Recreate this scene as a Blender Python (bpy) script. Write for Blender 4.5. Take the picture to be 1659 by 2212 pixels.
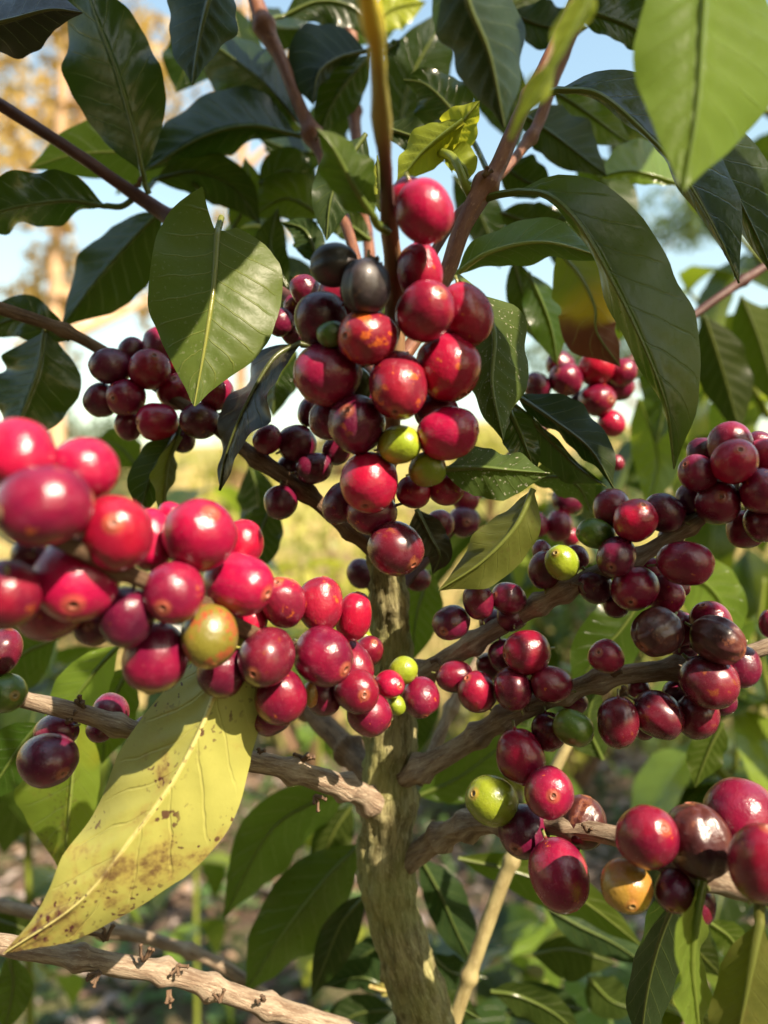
import bpy, math, random
import numpy as np
from mathutils import Vector, Matrix, noise, Quaternion

R = math.radians
scene = bpy.context.scene
for o in list(bpy.data.objects):
    bpy.data.objects.remove(o)

# ------------------------------------------------------------------ camera
CAM_H, PITCH = 0.95, R(4.0)
SENS, LENS = 7.3, 6.86
W = SENS / LENS
cam = bpy.data.cameras.new('camera')
camo = bpy.data.objects.new('camera', cam)
scene.collection.objects.link(camo)
camo.location = (0, 0, CAM_H)
camo.rotation_euler = (R(90) + PITCH, 0, 0)
cam.sensor_fit = 'HORIZONTAL'
cam.sensor_width = SENS
cam.lens = LENS
cam.clip_start = 0.01
cam.clip_end = 600
cam.dof.use_dof = True
cam.dof.focus_distance = 0.240
cam.dof.aperture_fstop = 1.7
scene.camera = camo

# ------------------------------------------------------------------ light
SUN = Vector((0.50, -0.60, 0.66)).normalized()          # towards the sun
world = bpy.data.worlds.new('World')
scene.world = world
world.use_nodes = True
wn = world.node_tree
bg = wn.nodes['Background']
sky = wn.nodes.new('ShaderNodeTexSky')
sky.sky_type = 'NISHITA'
sky.sun_disc = False
sky.sun_elevation = math.asin(SUN.z)
sky.sun_rotation = math.atan2(SUN.x, SUN.y)
sky.air_density = 2.5
sky.dust_density = 1.4
sky.ozone_density = 2.6
wn.links.new(sky.outputs[0], bg.inputs[0])
bg.inputs[1].default_value = 0.105
sun = bpy.data.lights.new('sun', 'SUN')
sun.energy = 5.0
sun.angle = R(0.53)
sun.color = (1.0, 0.83, 0.63)
suno = bpy.data.objects.new('sun', sun)
scene.collection.objects.link(suno)
suno.rotation_euler = SUN.to_track_quat('Z', 'Y').to_euler()
vs = scene.view_settings
vs.view_transform = 'Standard'
vs.look = 'None'
vs.exposure = 1.4
vs.gamma = 1.0
scene.cycles.max_bounces = 4
scene.cycles.diffuse_bounces = 2
scene.cycles.glossy_bounces = 2
scene.cycles.transmission_bounces = 2
scene.cycles.transparent_max_bounces = 8
scene.cycles.caustics_reflective = False
scene.cycles.caustics_refractive = False
scene.cycles.sample_clamp_indirect = 6.0

# ------------------------------------------------------------------ helpers
CP, SP = math.cos(PITCH), math.sin(PITCH)

def at(x, y, d):
    """photo position (in a 1659 x 2212 frame) and metres of depth -> point of the place"""
    cx = (x - 829.5) / 1659 * W * d
    cy = -(y - 1106) / 1659 * W * d
    return Vector((cx, d * CP - cy * SP, CAM_H + cy * CP + d * SP))

def at_np(x, y, d):
    cx = (x - 829.5) / 1659 * W * d
    cy = -(y - 1106) / 1659 * W * d
    return np.stack([cx, d * CP - cy * SP, CAM_H + cy * CP + d * SP], -1)

def link(o, parent=None, loc=(0, 0, 0)):
    scene.collection.objects.link(o)
    if parent is not None:
        o.parent = parent
    o.location = loc
    return o

def mesh_obj(name, V, F, mats, parent=None, origin=(0, 0, 0), uv=None, smooth=True, fm=None):
    """vertices in world space; the object sits at origin under parent (no rotations in the chain)"""
    V = np.asarray(V, dtype=float) - np.asarray(origin, dtype=float)
    me = bpy.data.meshes.new(name)
    me.from_pydata(V.tolist(), [], F)
    if uv is not None:
        lay = me.uv_layers.new(name='UVMap')
        idx = np.empty(len(me.loops), dtype=np.int32)
        me.loops.foreach_get('vertex_index', idx)
        lay.data.foreach_set('uv', np.asarray(uv, dtype=np.float32)[idx].ravel())
    for m in (mats if isinstance(mats, (list, tuple)) else [mats]):
        me.materials.append(m)
    if fm is not None:
        me.polygons.foreach_set('material_index', np.asarray(fm, dtype=np.int32))
    if smooth:
        me.polygons.foreach_set('use_smooth', np.ones(len(me.polygons), dtype=bool))
    me.update()
    o = bpy.data.objects.new(name, me)
    pw = WORLD.get(parent.name, Vector()) if parent is not None else Vector()
    link(o, parent, Vector(origin) - pw)
    WORLD[o.name] = Vector(origin)
    return o

WORLD = {}

def empty(name, loc, label=None, cat=None, group=None):
    o = bpy.data.objects.new(name, None)
    o.empty_display_size = 0.05
    link(o, None, loc)
    WORLD[o.name] = Vector(loc)
    tag(o, label, cat, group)
    return o

def tag(o, label=None, cat=None, group=None, kind=None):
    if label: o['label'] = label
    if cat: o['category'] = cat
    if group: o['group'] = group
    if kind: o['kind'] = kind
    return o

def catmull(P, n):
    """P: (k, c) control rows -> (n+1, c) rows, even in chord length of the first two columns"""
    P = np.asarray(P, dtype=float)
    if len(P) == 2:
        t = np.linspace(0, 1, n + 1)[:, None]
        return P[0] * (1 - t) + P[1] * t
    Q = np.vstack([2 * P[0] - P[1], P, 2 * P[-1] - P[-2]])
    out = []
    for i in range(1, len(Q) - 2):
        p0, p1, p2, p3 = Q[i - 1], Q[i], Q[i + 1], Q[i + 2]
        t = np.linspace(0, 1, 24, endpoint=False)[:, None]
        out.append(0.5 * ((2 * p1) + (-p0 + p2) * t + (2 * p0 - 5 * p1 + 4 * p2 - p3) * t ** 2 + (-p0 + 3 * p1 - 3 * p2 + p3) * t ** 3))
    out.append(Q[-2][None])
    D = np.vstack(out)
    s = np.concatenate([[0], np.cumsum(np.linalg.norm(np.diff(D[:, :2], axis=0), axis=1))])
    si = np.linspace(0, s[-1], n + 1)
    return np.stack([np.interp(si, s, D[:, k]) for k in range(D.shape[1])], -1)

# ------------------------------------------------------------------ materials
class NT:
    """tiny wrapper that keeps node graphs short"""
    def __init__(s, name):
        s.m = bpy.data.materials.new(name)
        s.m.use_nodes = True
        s.t = s.m.node_tree
        s.b = s.t.nodes['Principled BSDF']
        s.out = s.t.nodes['Material Output']
    def n(s, kind, **k):
        nd = s.t.nodes.new('ShaderNode' + kind)
        for a, v in k.items():
            setattr(nd, a, v)
        return nd
    def put(s, sock, v):
        if hasattr(v, 'is_linked') or hasattr(v, 'links'):
            s.t.links.new(v, sock)
        else:
            sock.default_value = v
    def math(s, op, a, b=None, c=None, clamp=False):
        nd = s.n('Math', operation=op)
        nd.use_clamp = clamp
        for i, v in enumerate((a, b, c)):
            if v is not None:
                s.put(nd.inputs[i], v)
        return nd.outputs[0]
    def mix(s, f, a, b, blend='MIX'):
        nd = s.n('Mix', data_type='RGBA', blend_type=blend)
        s.put(nd.inputs[0], f)
        for i, v in ((6, a), (7, b)):
            s.put(nd.inputs[i], tuple(v) + (1,) if isinstance(v, tuple) and len(v) == 3 else v)
        return nd.outputs[2]
    def noise(s, vec, scale, detail=3, rough=0.55, w=None, out=0):
        nd = s.n('TexNoise')
        if w is not None:
            ad = s.n('VectorMath', operation='MULTIPLY_ADD')
            s.put(ad.inputs[0], w)
            ad.inputs[1].default_value = (1.31, 0.77, 2.13)
            s.put(ad.inputs[2], vec)
            vec = ad.outputs[0]
        if vec is not None:
            s.put(nd.inputs['Vector'], vec)
        nd.inputs['Scale'].default_value = scale
        nd.inputs['Detail'].default_value = detail
        nd.inputs['Roughness'].default_value = rough
        return nd.outputs[out]
    def ramp(s, f, lo, hi):
        nd = s.n('MapRange')
        nd.interpolation_type = 'SMOOTHSTEP'
        s.put(nd.inputs[0], f)
        nd.inputs[1].default_value = lo
        nd.inputs[2].default_value = hi
        return nd.outputs[0]
    def bump(s, h, strength, dist):
        nd = s.n('Bump')
        nd.inputs['Strength'].default_value = strength
        nd.inputs['Distance'].default_value = dist
        s.put(nd.inputs['Height'], h)
        return nd.outputs[0]

def cherry_mat(name, col, col2, rough=0.24, mott=0.0, mcol=(0.42, 0.10, 0.015), wrinkle=0.0, specks=0.25, scarcol=(0.10, 0.035, 0.02), sheen_top=None):
    k = NT(name)
    tc = k.n('TexCoord').outputs['Object']
    rnd = k.n('ObjectInfo').outputs['Random']
    w = k.math('MULTIPLY', rnd, 40.0)
    sep = k.n('SeparateXYZ'); k.put(sep.inputs[0], tc)
    rad = k.math('SQRT', k.math('ADD', k.math('MULTIPLY', sep.outputs[0], sep.outputs[0]), k.math('MULTIPLY', sep.outputs[1], sep.outputs[1])))
    z = sep.outputs[2]
    big = k.noise(tc, 0.9, 2, 0.5, w)
    med = k.noise(tc, 3.2, 4, 0.6, w)
    fine = k.noise(tc, 17, 3, 0.6, w)
    c = k.mix(k.ramp(big, 0.36, 0.66), col, col2)
    c = k.mix(k.math('MULTIPLY', k.ramp(med, 0.45, 0.75), 0.35), c, tuple(0.62 * v for v in col))
    # per fruit difference
    hsv = k.n('HueSaturation')
    k.put(hsv.inputs['Color'], c)
    k.put(hsv.inputs['Value'], k.math('MULTIPLY_ADD', rnd, 0.42, 0.76))
    k.put(hsv.inputs['Hue'], k.math('MULTIPLY_ADD', k.math('FRACT', k.math('MULTIPLY', rnd, 7.3)), 0.012, 0.490))
    c = hsv.outputs[0]
    if mott > 0:
        m1 = k.ramp(k.noise(tc, 1.5, 4, 0.65, k.math('ADD', w, 9.0)), 0.68 - 0.13 * mott, 0.705 - 0.125 * mott)
        m1 = k.math('MULTIPLY', m1, k.ramp(fine, 0.25, 0.6))
        c = k.mix(k.math('MULTIPLY', m1, 0.9), c, mcol)
    # fine pale dust specks
    sp = k.ramp(k.noise(tc, 26, 1, 0.5, k.math('ADD', w, 3.0)), 0.735, 0.765)
    c = k.mix(k.math('MULTIPLY', sp, specks), c, (0.55, 0.38, 0.28))
    # waxy bloom in thin cloudy patches, and scuffs
    blm = k.ramp(k.noise(tc, 2.1, 5, 0.7, k.math('ADD', w, 15.0)), 0.48, 0.72)
    c = k.mix(k.math('MULTIPLY', blm, 0.045), c, (0.42, 0.26, 0.34))
    scr = k.ramp(k.noise(tc, 5.5, 5, 0.75, k.math('ADD', w, 21.0)), 0.70, 0.735)
    c = k.mix(k.math('MULTIPLY', scr, 0.5), c, (0.24, 0.10, 0.05))
    # corky ring and navel at the flower end
    top = k.ramp(z, 0.3, 0.5)
    halo = k.math('MULTIPLY', k.math('SUBTRACT', 1.0, k.ramp(rad, 0.20, 0.34)), top)
    ring = k.math('MULTIPLY', k.math('SUBTRACT', 1.0, k.ramp(k.math('ADD', rad, k.math('MULTIPLY', fine, 0.06)), 0.155, 0.185)), top)
    navel = k.math('MULTIPLY', k.math('SUBTRACT', 1.0, k.ramp(rad, 0.045, 0.09)), top)
    c = k.mix(k.math('MULTIPLY', halo, 0.34), c, (0.45, 0.16, 0.06))
    c = k.mix(k.math('MULTIPLY', ring, 0.75), c, tuple(2.6 * v for v in scarcol))
    c = k.mix(navel, c, scarcol)
    # stalk
    st = k.math('MULTIPLY', k.math('SUBTRACT', 1.0, k.ramp(z, -1.12, -1.0)), 1.0)
    c = k.mix(st, c, (0.16, 0.17, 0.05))
    k.put(k.b.inputs['Base Color'], c)
    rg = k.math('MULTIPLY_ADD', fine, 0.12, rough - 0.12)
    rg = k.math('ADD', rg, k.math('MULTIPLY', ring, 0.3))
    rg = k.math('ADD', rg, k.math('ADD', k.math('MULTIPLY', blm, 0.09), k.math('MULTIPLY', scr, 0.2)))
    k.put(k.b.inputs['Roughness'], rg)
    k.b.inputs['Specular IOR Level'].default_value = 0.5
    k.b.inputs['Coat Weight'].default_value = 0.22
    k.b.inputs['Coat Roughness'].default_value = 0.17
    h = k.math('MULTIPLY_ADD', fine, 0.25, k.math('MULTIPLY', med, 0.9))
    nrm = k.bump(h, 0.28, 0.0014)
    if wrinkle > 0:
        wv = k.n('TexWave', wave_type='BANDS', bands_direction='X')
        k.put(wv.inputs['Vector'], tc)
        wv.inputs['Scale'].default_value = 0.55
        wv.inputs['Distortion'].default_value = 9
        wv.inputs['Detail'].default_value = 3
        wv.inputs['Detail Scale'].default_value = 0.9
        h = k.math('ADD', h, k.math('MULTIPLY', wv.outputs['Fac'], 1.4))
        nrm = k.bump(h, wrinkle, 0.0016)
    k.put(k.b.inputs['Normal'], nrm)
    return k.m

CH = {
    'R': cherry_mat('cherry_bright_red', (0.345, 0.005, 0.028), (0.25, 0.005, 0.028), 0.24, mott=0.06),
    'C': cherry_mat('cherry_crimson', (0.21, 0.006, 0.026), (0.13, 0.005, 0.024), 0.27, mott=0.1),
    'D': cherry_mat('cherry_dark_purple', (0.125, 0.006, 0.026), (0.070, 0.005, 0.021), 0.27, mott=0.08, mcol=(0.2, 0.05, 0.012)),
    'B': cherry_mat('cherry_overripe_brown', (0.125, 0.008, 0.020), (0.070, 0.007, 0.016), 0.32, mott=0.55, mcol=(0.19, 0.05, 0.015), wrinkle=0.05),
    'S': cherry_mat('cherry_shrivelled', (0.045, 0.012, 0.012), (0.09, 0.028, 0.018), 0.36, mott=0.6, mcol=(0.17, 0.06, 0.03), wrinkle=0.26),
    'K': cherry_mat('cherry_dried_black', (0.012, 0.008, 0.010), (0.022, 0.014, 0.013), 0.55, mott=0.2, mcol=(0.07, 0.04, 0.02), wrinkle=0.08),
    'M': cherry_mat('cherry_red_scarred', (0.27, 0.009, 0.024), (0.16, 0.010, 0.024), 0.28, mott=0.85, mcol=(0.50, 0.11, 0.015)),
    'G': cherry_mat('cherry_green', (0.065, 0.13, 0.012), (0.09, 0.15, 0.015), 0.26, specks=0.1, scarcol=(0.08, 0.07, 0.03)),
    'L': cherry_mat('cherry_lime_green', (0.26, 0.33, 0.022), (0.20, 0.28, 0.018), 0.28, specks=0.12, scarcol=(0.12, 0.08, 0.03)),
    'O': cherry_mat('cherry_olive_orange', (0.25, 0.16, 0.025), (0.32, 0.13, 0.03), 0.3, specks=0.2, scarcol=(0.10, 0.07, 0.03)),
    'Y': cherry_mat('cherry_turning', (0.13, 0.12, 0.016), (0.17, 0.13, 0.02), 0.34, mott=1.1, mcol=(0.30, 0.04, 0.025), scarcol=(0.12, 0.08, 0.03)),
}

def leaf_mat(name, top, under, trans, rough=0.30, tf=0.42, spots=0.0, vein=(0.22, 0.28, 0.06), brown=None, dusty=0.0, nv=9.0, spotcol=(0.05, 0.016, 0.012), veinamt=0.5, yellowing=0.0):
    """two-sided leaf: glossy upper face, duller underside, light passing through; u runs base to tip, v across"""
    k = NT(name)
    tc = k.n('TexCoord')
    uv = tc.outputs['UV']
    obj = tc.outputs['Object']
    rnd = k.n('ObjectInfo').outputs['Random']
    w = k.math('MULTIPLY', rnd, 37.0)
    sep = k.n('SeparateXYZ'); k.put(sep.inputs[0], uv)
    u = sep.outputs[0]
    v = k.math('ABSOLUTE', k.math('MULTIPLY_ADD', sep.outputs[1], 2.0, -1.0))
    side = k.ramp(sep.outputs[1], 0.499, 0.501)
    ph = k.math('SUBTRACT', k.math('MULTIPLY', u, nv), k.math('MULTIPLY', k.math('POWER', v, 0.85), 1.7))
    ph = k.math('ADD', ph, k.math('MULTIPLY', side, 0.4))
    wob = k.noise(uv, 5, 2, 0.5, w)
    ph = k.math('ADD', ph, k.math('MULTIPLY', wob, 0.35))
    tri = k.math('ABSOLUTE', k.math('SUBTRACT', k.math('FRACT', ph), 0.5))     # 0 on a side vein
    fade = k.math('SUBTRACT', 1.0, k.ramp(v, 0.6, 0.98))
    sidev = k.math('MULTIPLY', k.math('SUBTRACT', 1.0, k.ramp(tri, 0.012, 0.055)), fade)
    midv = k.math('SUBTRACT', 1.0, k.ramp(v, 0.018, 0.045))
    big = k.noise(obj, 34, 3, 0.6, w)
    fine = k.noise(obj, 420, 3, 0.6, w)
    back = k.n('NewGeometry').outputs['Backfacing']
    c = k.mix(back, top, under)
    c = k.mix(k.math('MULTIPLY', k.ramp(big, 0.35, 0.7), 0.45), c, tuple(0.55 * x for x in top))
    if yellowing > 0:
        c = k.mix(k.math('MULTIPLY', k.ramp(k.noise(obj, 22, 2, 0.5, k.math('ADD', w, 5.0)), 0.5, 0.68), yellowing), c, (0.28, 0.26, 0.02))
    c = k.mix(k.math('MULTIPLY', sidev, k.math('MULTIPLY_ADD', back, 0.45 * veinamt, 0.22 * veinamt)), c, vein)
    c = k.mix(k.math('MULTIPLY', midv, min(1, veinamt * 1.7)), c, vein)
    hsv = k.n('HueSaturation')
    k.put(hsv.inputs['Color'], c)
    k.put(hsv.inputs['Value'], k.math('MULTIPLY_ADD', rnd, 0.5, 0.75))
    k.put(hsv.inputs['Hue'], k.math('MULTIPLY_ADD', k.math('FRACT', k.math('MULTIPLY', rnd, 5.7)), 0.03, 0.485))
    c = hsv.outputs[0]
    t = trans
    keep = 1.0
    if brown:                                       # tip that has dried: green, yellow, then brown
        f = k.math('ADD', u, k.math('MULTIPLY_ADD', big, 0.16, -0.08))
        yel = k.ramp(f, brown - 0.34, brown - 0.10)
        brn = k.ramp(f, brown - 0.05, brown + 0.06)
        c = k.mix(yel, c, (0.50, 0.36, 0.03))
        c = k.mix(brn, c, k.mix(big, (0.10, 0.035, 0.018), (0.36, 0.18, 0.10)))
        t = k.mix(brn, k.mix(yel, trans, (0.5, 0.4, 0.02)), (0.12, 0.03, 0.01))
    if spots > 0:                                   # fungus spots and scorched patches
        s1 = k.ramp(k.noise(obj, 560, 1, 0.4, k.math('ADD', w, 2.0)), 0.635, 0.66)
        gate = k.ramp(k.noise(obj, 55, 2, 0.5, k.math('ADD', w, 4.0)), 0.46, 0.62)
        s1 = k.math('MULTIPLY', s1, gate)
        s0 = k.ramp(k.noise(obj, 240, 2, 0.5, k.math('ADD', w, 12.0)), 0.66, 0.69)
        s1 = k.math('MAXIMUM', s1, k.math('MULTIPLY', s0, gate))
        tip = k.math('MULTIPLY', k.ramp(u, 0.55, 0.98), 0.14)
        rib = k.math('MULTIPLY', k.math('SUBTRACT', 1.0, k.ramp(v, 0.0, 0.35)), 0.05)
        s2 = k.ramp(k.math('ADD', k.noise(obj, 42, 5, 0.7, k.math('ADD', w, 7.0)), k.math('ADD', tip, rib)), 0.585, 0.68)
        s2 = k.math('MULTIPLY', s2, k.ramp(fine, 0.25, 0.62))
        hal = k.ramp(k.math('ADD', k.noise(obj, 42, 5, 0.7, k.math('ADD', w, 7.0)), k.math('ADD', tip, rib)), 0.52, 0.66)
        c = k.mix(k.math('MULTIPLY', hal, 0.45 * spots), c, (0.30, 0.17, 0.05))
        s = k.math('MINIMUM', k.math('ADD', k.math('MULTIPLY', s1, 0.9), k.math('MULTIPLY', s2, 0.75)), 1.0)
        s = k.math('MULTIPLY', s, spots)
        c = k.mix(s, c, spotcol)
        t = k.mix(s, t, tuple(0.5 * x for x in spotcol))
    if dusty > 0:
        ds = k.ramp(k.noise(obj, 900, 1, 0.5, w), 0.66, 0.72)
        c = k.mix(k.math('MULTIPLY', ds, dusty), c, (0.45, 0.42, 0.34))
    k.put(k.b.inputs['Base Color'], c)
    rg = k.math('ADD', k.math('MULTIPLY_ADD', fine, 0.18, rough - 0.09), k.math('MULTIPLY', back, 0.20))
    k.put(k.b.inputs['Roughness'], rg)
    k.put(k.b.inputs['Specular IOR Level'], k.math('MULTIPLY_ADD', back, -0.36, 0.5))
    hgt = k.math('ADD', k.math('MULTIPLY', sidev, -0.8), k.math('MULTIPLY', fine, 0.22))
    hgt = k.math('ADD', hgt, k.math('MULTIPLY', big, 1.2))
    nrm = k.bump(hgt, 0.5, 0.0010)
    k.put(k.b.inputs['Normal'], nrm)
    tr = k.n('BsdfTranslucent')
    tcol = k.mix(k.math('MULTIPLY', k.math('MAXIMUM', sidev, midv), 0.5), t if not isinstance(t, tuple) else t + (1,), (0.30, 0.32, 0.06))
    k.put(tr.inputs['Color'], tcol)
    mx = k.n('MixShader')
    mx.inputs[0].default_value = tf
    k.t.links.new(k.b.outputs[0], mx.inputs[1])
    k.t.links.new(tr.outputs[0], mx.inputs[2])
    k.t.links.new(mx.outputs[0], k.out.inputs[0])
    return k.m

LM = {
    'dark': leaf_mat('leaf_dark_green', (0.015, 0.030, 0.006), (0.030, 0.043, 0.009), (0.085, 0.13, 0.007), 0.22, tf=0.34, veinamt=0.28),
    'mid': leaf_mat('leaf_mid_green', (0.030, 0.058, 0.008), (0.052, 0.074, 0.012), (0.17, 0.24, 0.012), 0.30, veinamt=0.35),
    'lite': leaf_mat('leaf_light_green', (0.13, 0.19, 0.028), (0.10, 0.15, 0.024), (0.34, 0.44, 0.03), 0.18, veinamt=0.22),
    'lime': leaf_mat('leaf_lime', (0.26, 0.32, 0.022), (0.26, 0.30, 0.035), (0.50, 0.52, 0.03), 0.32, veinamt=0.4),
    'gloss': leaf_mat('leaf_glossy_blackish', (0.010, 0.020, 0.010), (0.022, 0.038, 0.012), (0.06, 0.12, 0.010), 0.22, tf=0.22, veinamt=0.2, dusty=0.05),
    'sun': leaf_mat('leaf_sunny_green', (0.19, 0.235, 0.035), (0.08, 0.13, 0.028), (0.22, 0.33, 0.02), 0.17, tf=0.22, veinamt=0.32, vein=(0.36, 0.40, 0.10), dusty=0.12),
    'dust': leaf_mat('leaf_dusty_green', (0.034, 0.058, 0.012), (0.07, 0.10, 0.022), (0.16, 0.22, 0.02), 0.36, tf=0.32, veinamt=0.35, dusty=0.7),
    'olive': leaf_mat('leaf_olive', (0.095, 0.11, 0.020), (0.11, 0.125, 0.025), (0.26, 0.28, 0.025), 0.42, tf=0.36, veinamt=0.35, spots=0.25, spotcol=(0.10, 0.06, 0.02)),
    'yellow': leaf_mat('leaf_yellow_spotted', (0.31, 0.305, 0.075), (0.30, 0.30, 0.08), (0.24, 0.23, 0.04), 0.45, tf=0.22, spots=1.0, vein=(0.62, 0.55, 0.20), spotcol=(0.075, 0.022, 0.022), nv=8.0, veinamt=0.55),
    'turn': leaf_mat('leaf_turning_yellow', (0.11, 0.16, 0.02), (0.13, 0.18, 0.03), (0.34, 0.40, 0.02), 0.38, yellowing=0.9, spots=0.5, spotcol=(0.09, 0.03, 0.02)),
    'brown': leaf_mat('leaf_drying_tip', (0.11, 0.16, 0.02), (0.14, 0.19, 0.03), (0.36, 0.42, 0.03), 0.36, brown=0.60),
    'dead': leaf_mat('leaf_dark_withered', (0.022, 0.020, 0.010), (0.040, 0.040, 0.014), (0.05, 0.05, 0.01), 0.34, tf=0.2, veinamt=0.15),
}

def bark_mat(name, a, b, c3, green=None, rough=0.8, stretch=7.0, bs=0.8, dist=0.0012):
    k = NT(name)
    tc = k.n('TexCoord')
    uv = tc.outputs['UV']
    mp = k.n('Mapping'); k.put(mp.inputs[0], uv)
    mp.inputs['Scale'].default_value = (stretch, 75, 1)
    vec = mp.outputs[0]
    n1 = k.noise(vec, 1.0, 6, 0.68)
    n2 = k.noise(vec, 3.4, 5, 0.7)
    obj = tc.outputs['Object']
    n3 = k.noise(obj, 95, 4, 0.6)
    n4 = k.noise(obj, 30, 3, 0.6)
    col = k.mix(k.ramp(n1, 0.36, 0.64), a, b)
    col = k.mix(k.math('MULTIPLY', k.ramp(n2, 0.55, 0.68), 0.8), col, c3)
    if green:
        col = k.mix(k.math('MULTIPLY', k.ramp(n4, 0.42, 0.66), 0.55), col, green)
    col = k.mix(k.math('MULTIPLY', k.ramp(n3, 0.62, 0.72), 0.5), col, tuple(0.3 * x for x in a))
    k.put(k.b.inputs['Base Color'], col)
    k.b.inputs['Roughness'].default_value = rough
    k.b.inputs['Specular IOR Level'].default_value = 0.25
    h = k.math('ADD', k.math('MULTIPLY', n1, 1.0), k.math('MULTIPLY', n2, 0.6))
    k.put(k.b.inputs['Normal'], k.bump(h, bs, dist))
    return k.m

BK = {
    'trunk': bark_mat('bark_trunk', (0.42, 0.38, 0.19), (0.15, 0.125, 0.05), (0.60, 0.55, 0.32), green=(0.30, 0.32, 0.09), stretch=24, bs=1.0, dist=0.003),
    'tan': bark_mat('bark_tan', (0.46, 0.37, 0.265), (0.22, 0.15, 0.10), (0.58, 0.50, 0.38), stretch=12, bs=1.0, dist=0.0022),
    'brown': bark_mat('bark_brown', (0.26, 0.165, 0.095), (0.12, 0.07, 0.04), (0.38, 0.27, 0.17), stretch=12, bs=1.0, dist=0.0022),
    'purple': bark_mat('bark_young_purple', (0.085, 0.036, 0.028), (0.055, 0.022, 0.020), (0.14, 0.07, 0.05), rough=0.5, stretch=4, bs=0.3),
    'red': bark_mat('bark_young_reddish', (0.20, 0.085, 0.045), (0.12, 0.045, 0.028), (0.30, 0.16, 0.09), rough=0.5, stretch=4, bs=0.4),
    'olive': bark_mat('bark_olive_twig', (0.28, 0.24, 0.11), (0.20, 0.16, 0.07), (0.38, 0.33, 0.18), rough=0.6, stretch=4, bs=0.4),
    'green': bark_mat('bark_green_shoot', (0.16, 0.20, 0.03), (0.11, 0.13, 0.025), (0.24, 0.26, 0.05), rough=0.4, stretch=3, bs=0.2),
    'stub': bark_mat('bark_dry_stalk', (0.16, 0.10, 0.06), (0.07, 0.045, 0.03), (0.32, 0.22, 0.14), stretch=3, bs=0.5),
}

# ------------------------------------------------------------------ builders of the plant
def tube_world(P, rad, seg=12, jit=0.0, freq=160.0, node_at=(), node_amt=0.3, node_w=0.003, fibre=0.0, seed=0, caps=True):
    """P (n,3) world rows, rad (n,) -> V, F, UV ; with swellings at nodes and fibrous relief"""
    P = np.asarray(P); n = len(P)
    T = np.gradient(P, axis=0)
    T /= np.linalg.norm(T, axis=1)[:, None] + 1e-12
    s = np.concatenate([[0], np.cumsum(np.linalg.norm(np.diff(P, axis=0), axis=1))])
    ref = np.array([0, 0, 1.0]) if abs(T[0][2]) < 0.9 else np.array([1.0, 0, 0])
    N = np.cross(T[0], ref); N /= np.linalg.norm(N)
    V, UV = [], []
    for i in range(n):
        N = N - T[i] * N.dot(T[i]); N /= np.linalg.norm(N)
        B = np.cross(T[i], N)
        r = rad[i]
        k = 1.0
        for na in node_at:
            k += node_amt * math.exp(-((s[i] - na) / node_w) ** 2)
        for j in range(seg + 1):
            a = 2 * math.pi * j / seg
            ca, sa = math.cos(a), math.sin(a)
            rr = r * k
            if jit or fibre:
                q = Vector((ca * 1.7, sa * 1.7, s[i] * freq * 0.35 + seed * 9.1))
                rr *= 1 + jit * noise.fractal(q, 1.0, 2.0, 3)
                if fibre:
                    q2 = Vector((ca * 6.0, sa * 6.0, s[i] * 95 + seed))
                    rr += fibre * (noise.fractal(q2, 0.8, 2.1, 4))
            V.append(P[i] + (N * ca + B * sa) * rr)
            UV.append((j / seg, s[i]))
    F = []
    m = seg + 1
    for i in range(n - 1):
        for j in range(seg):
            F.append((i * m + j, i * m + j + 1, (i + 1) * m + j + 1, (i + 1) * m + j))
    if caps:
        V.append(P[0] - T[0] * rad[0] * 0.3); UV.append((0.5, 0))
        V.append(P[-1] + T[-1] * rad[-1] * 0.6); UV.append((0.5, s[-1]))
        a, b = len(V) - 2, len(V) - 1
        for j in range(seg):
            F.append((a, j + 1, j))
            F.append((b, (n - 1) * m + j, (n - 1) * m + j + 1))
    return V, F, UV

def branch(name, parent, pts, mat, n=90, seg=14, jit=0.16, nodes=(), fibre=0.00018, node_amt=0.46, node_w=0.0028, label=None, seed=0):
    """pts rows: x, y, depth, half-width in photo units"""
    D = catmull(pts, n)
    P = at_np(D[:, 0], D[:, 1], D[:, 2])
    rad = D[:, 3] * W * D[:, 2] / 1659
    s = np.concatenate([[0], np.cumsum(np.linalg.norm(np.diff(P, axis=0), axis=1))])
    V, F, UV = tube_world(P, rad, seg, jit, 160, [f * s[-1] for f in nodes], node_amt, node_w, fibre, seed)
    o = mesh_obj(name, V, F, mat, parent, tuple(P[0]), UV)
    if label: o['label'] = label
    PATH[o.name] = (P, rad, s)
    return o

PATH = {}
PU = [0, .04, .10, .18, .30, .44, .58, .72, .84, .92, .97, 1.0]
PB = [.30, .55, .80, .94, 1.0, .99, .88, .63, .33, .15, .07, .012]
PW = [.03, .16, .40, .66, .91, 1.0, .95, .74, .44, .20, .085, .012]

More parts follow.
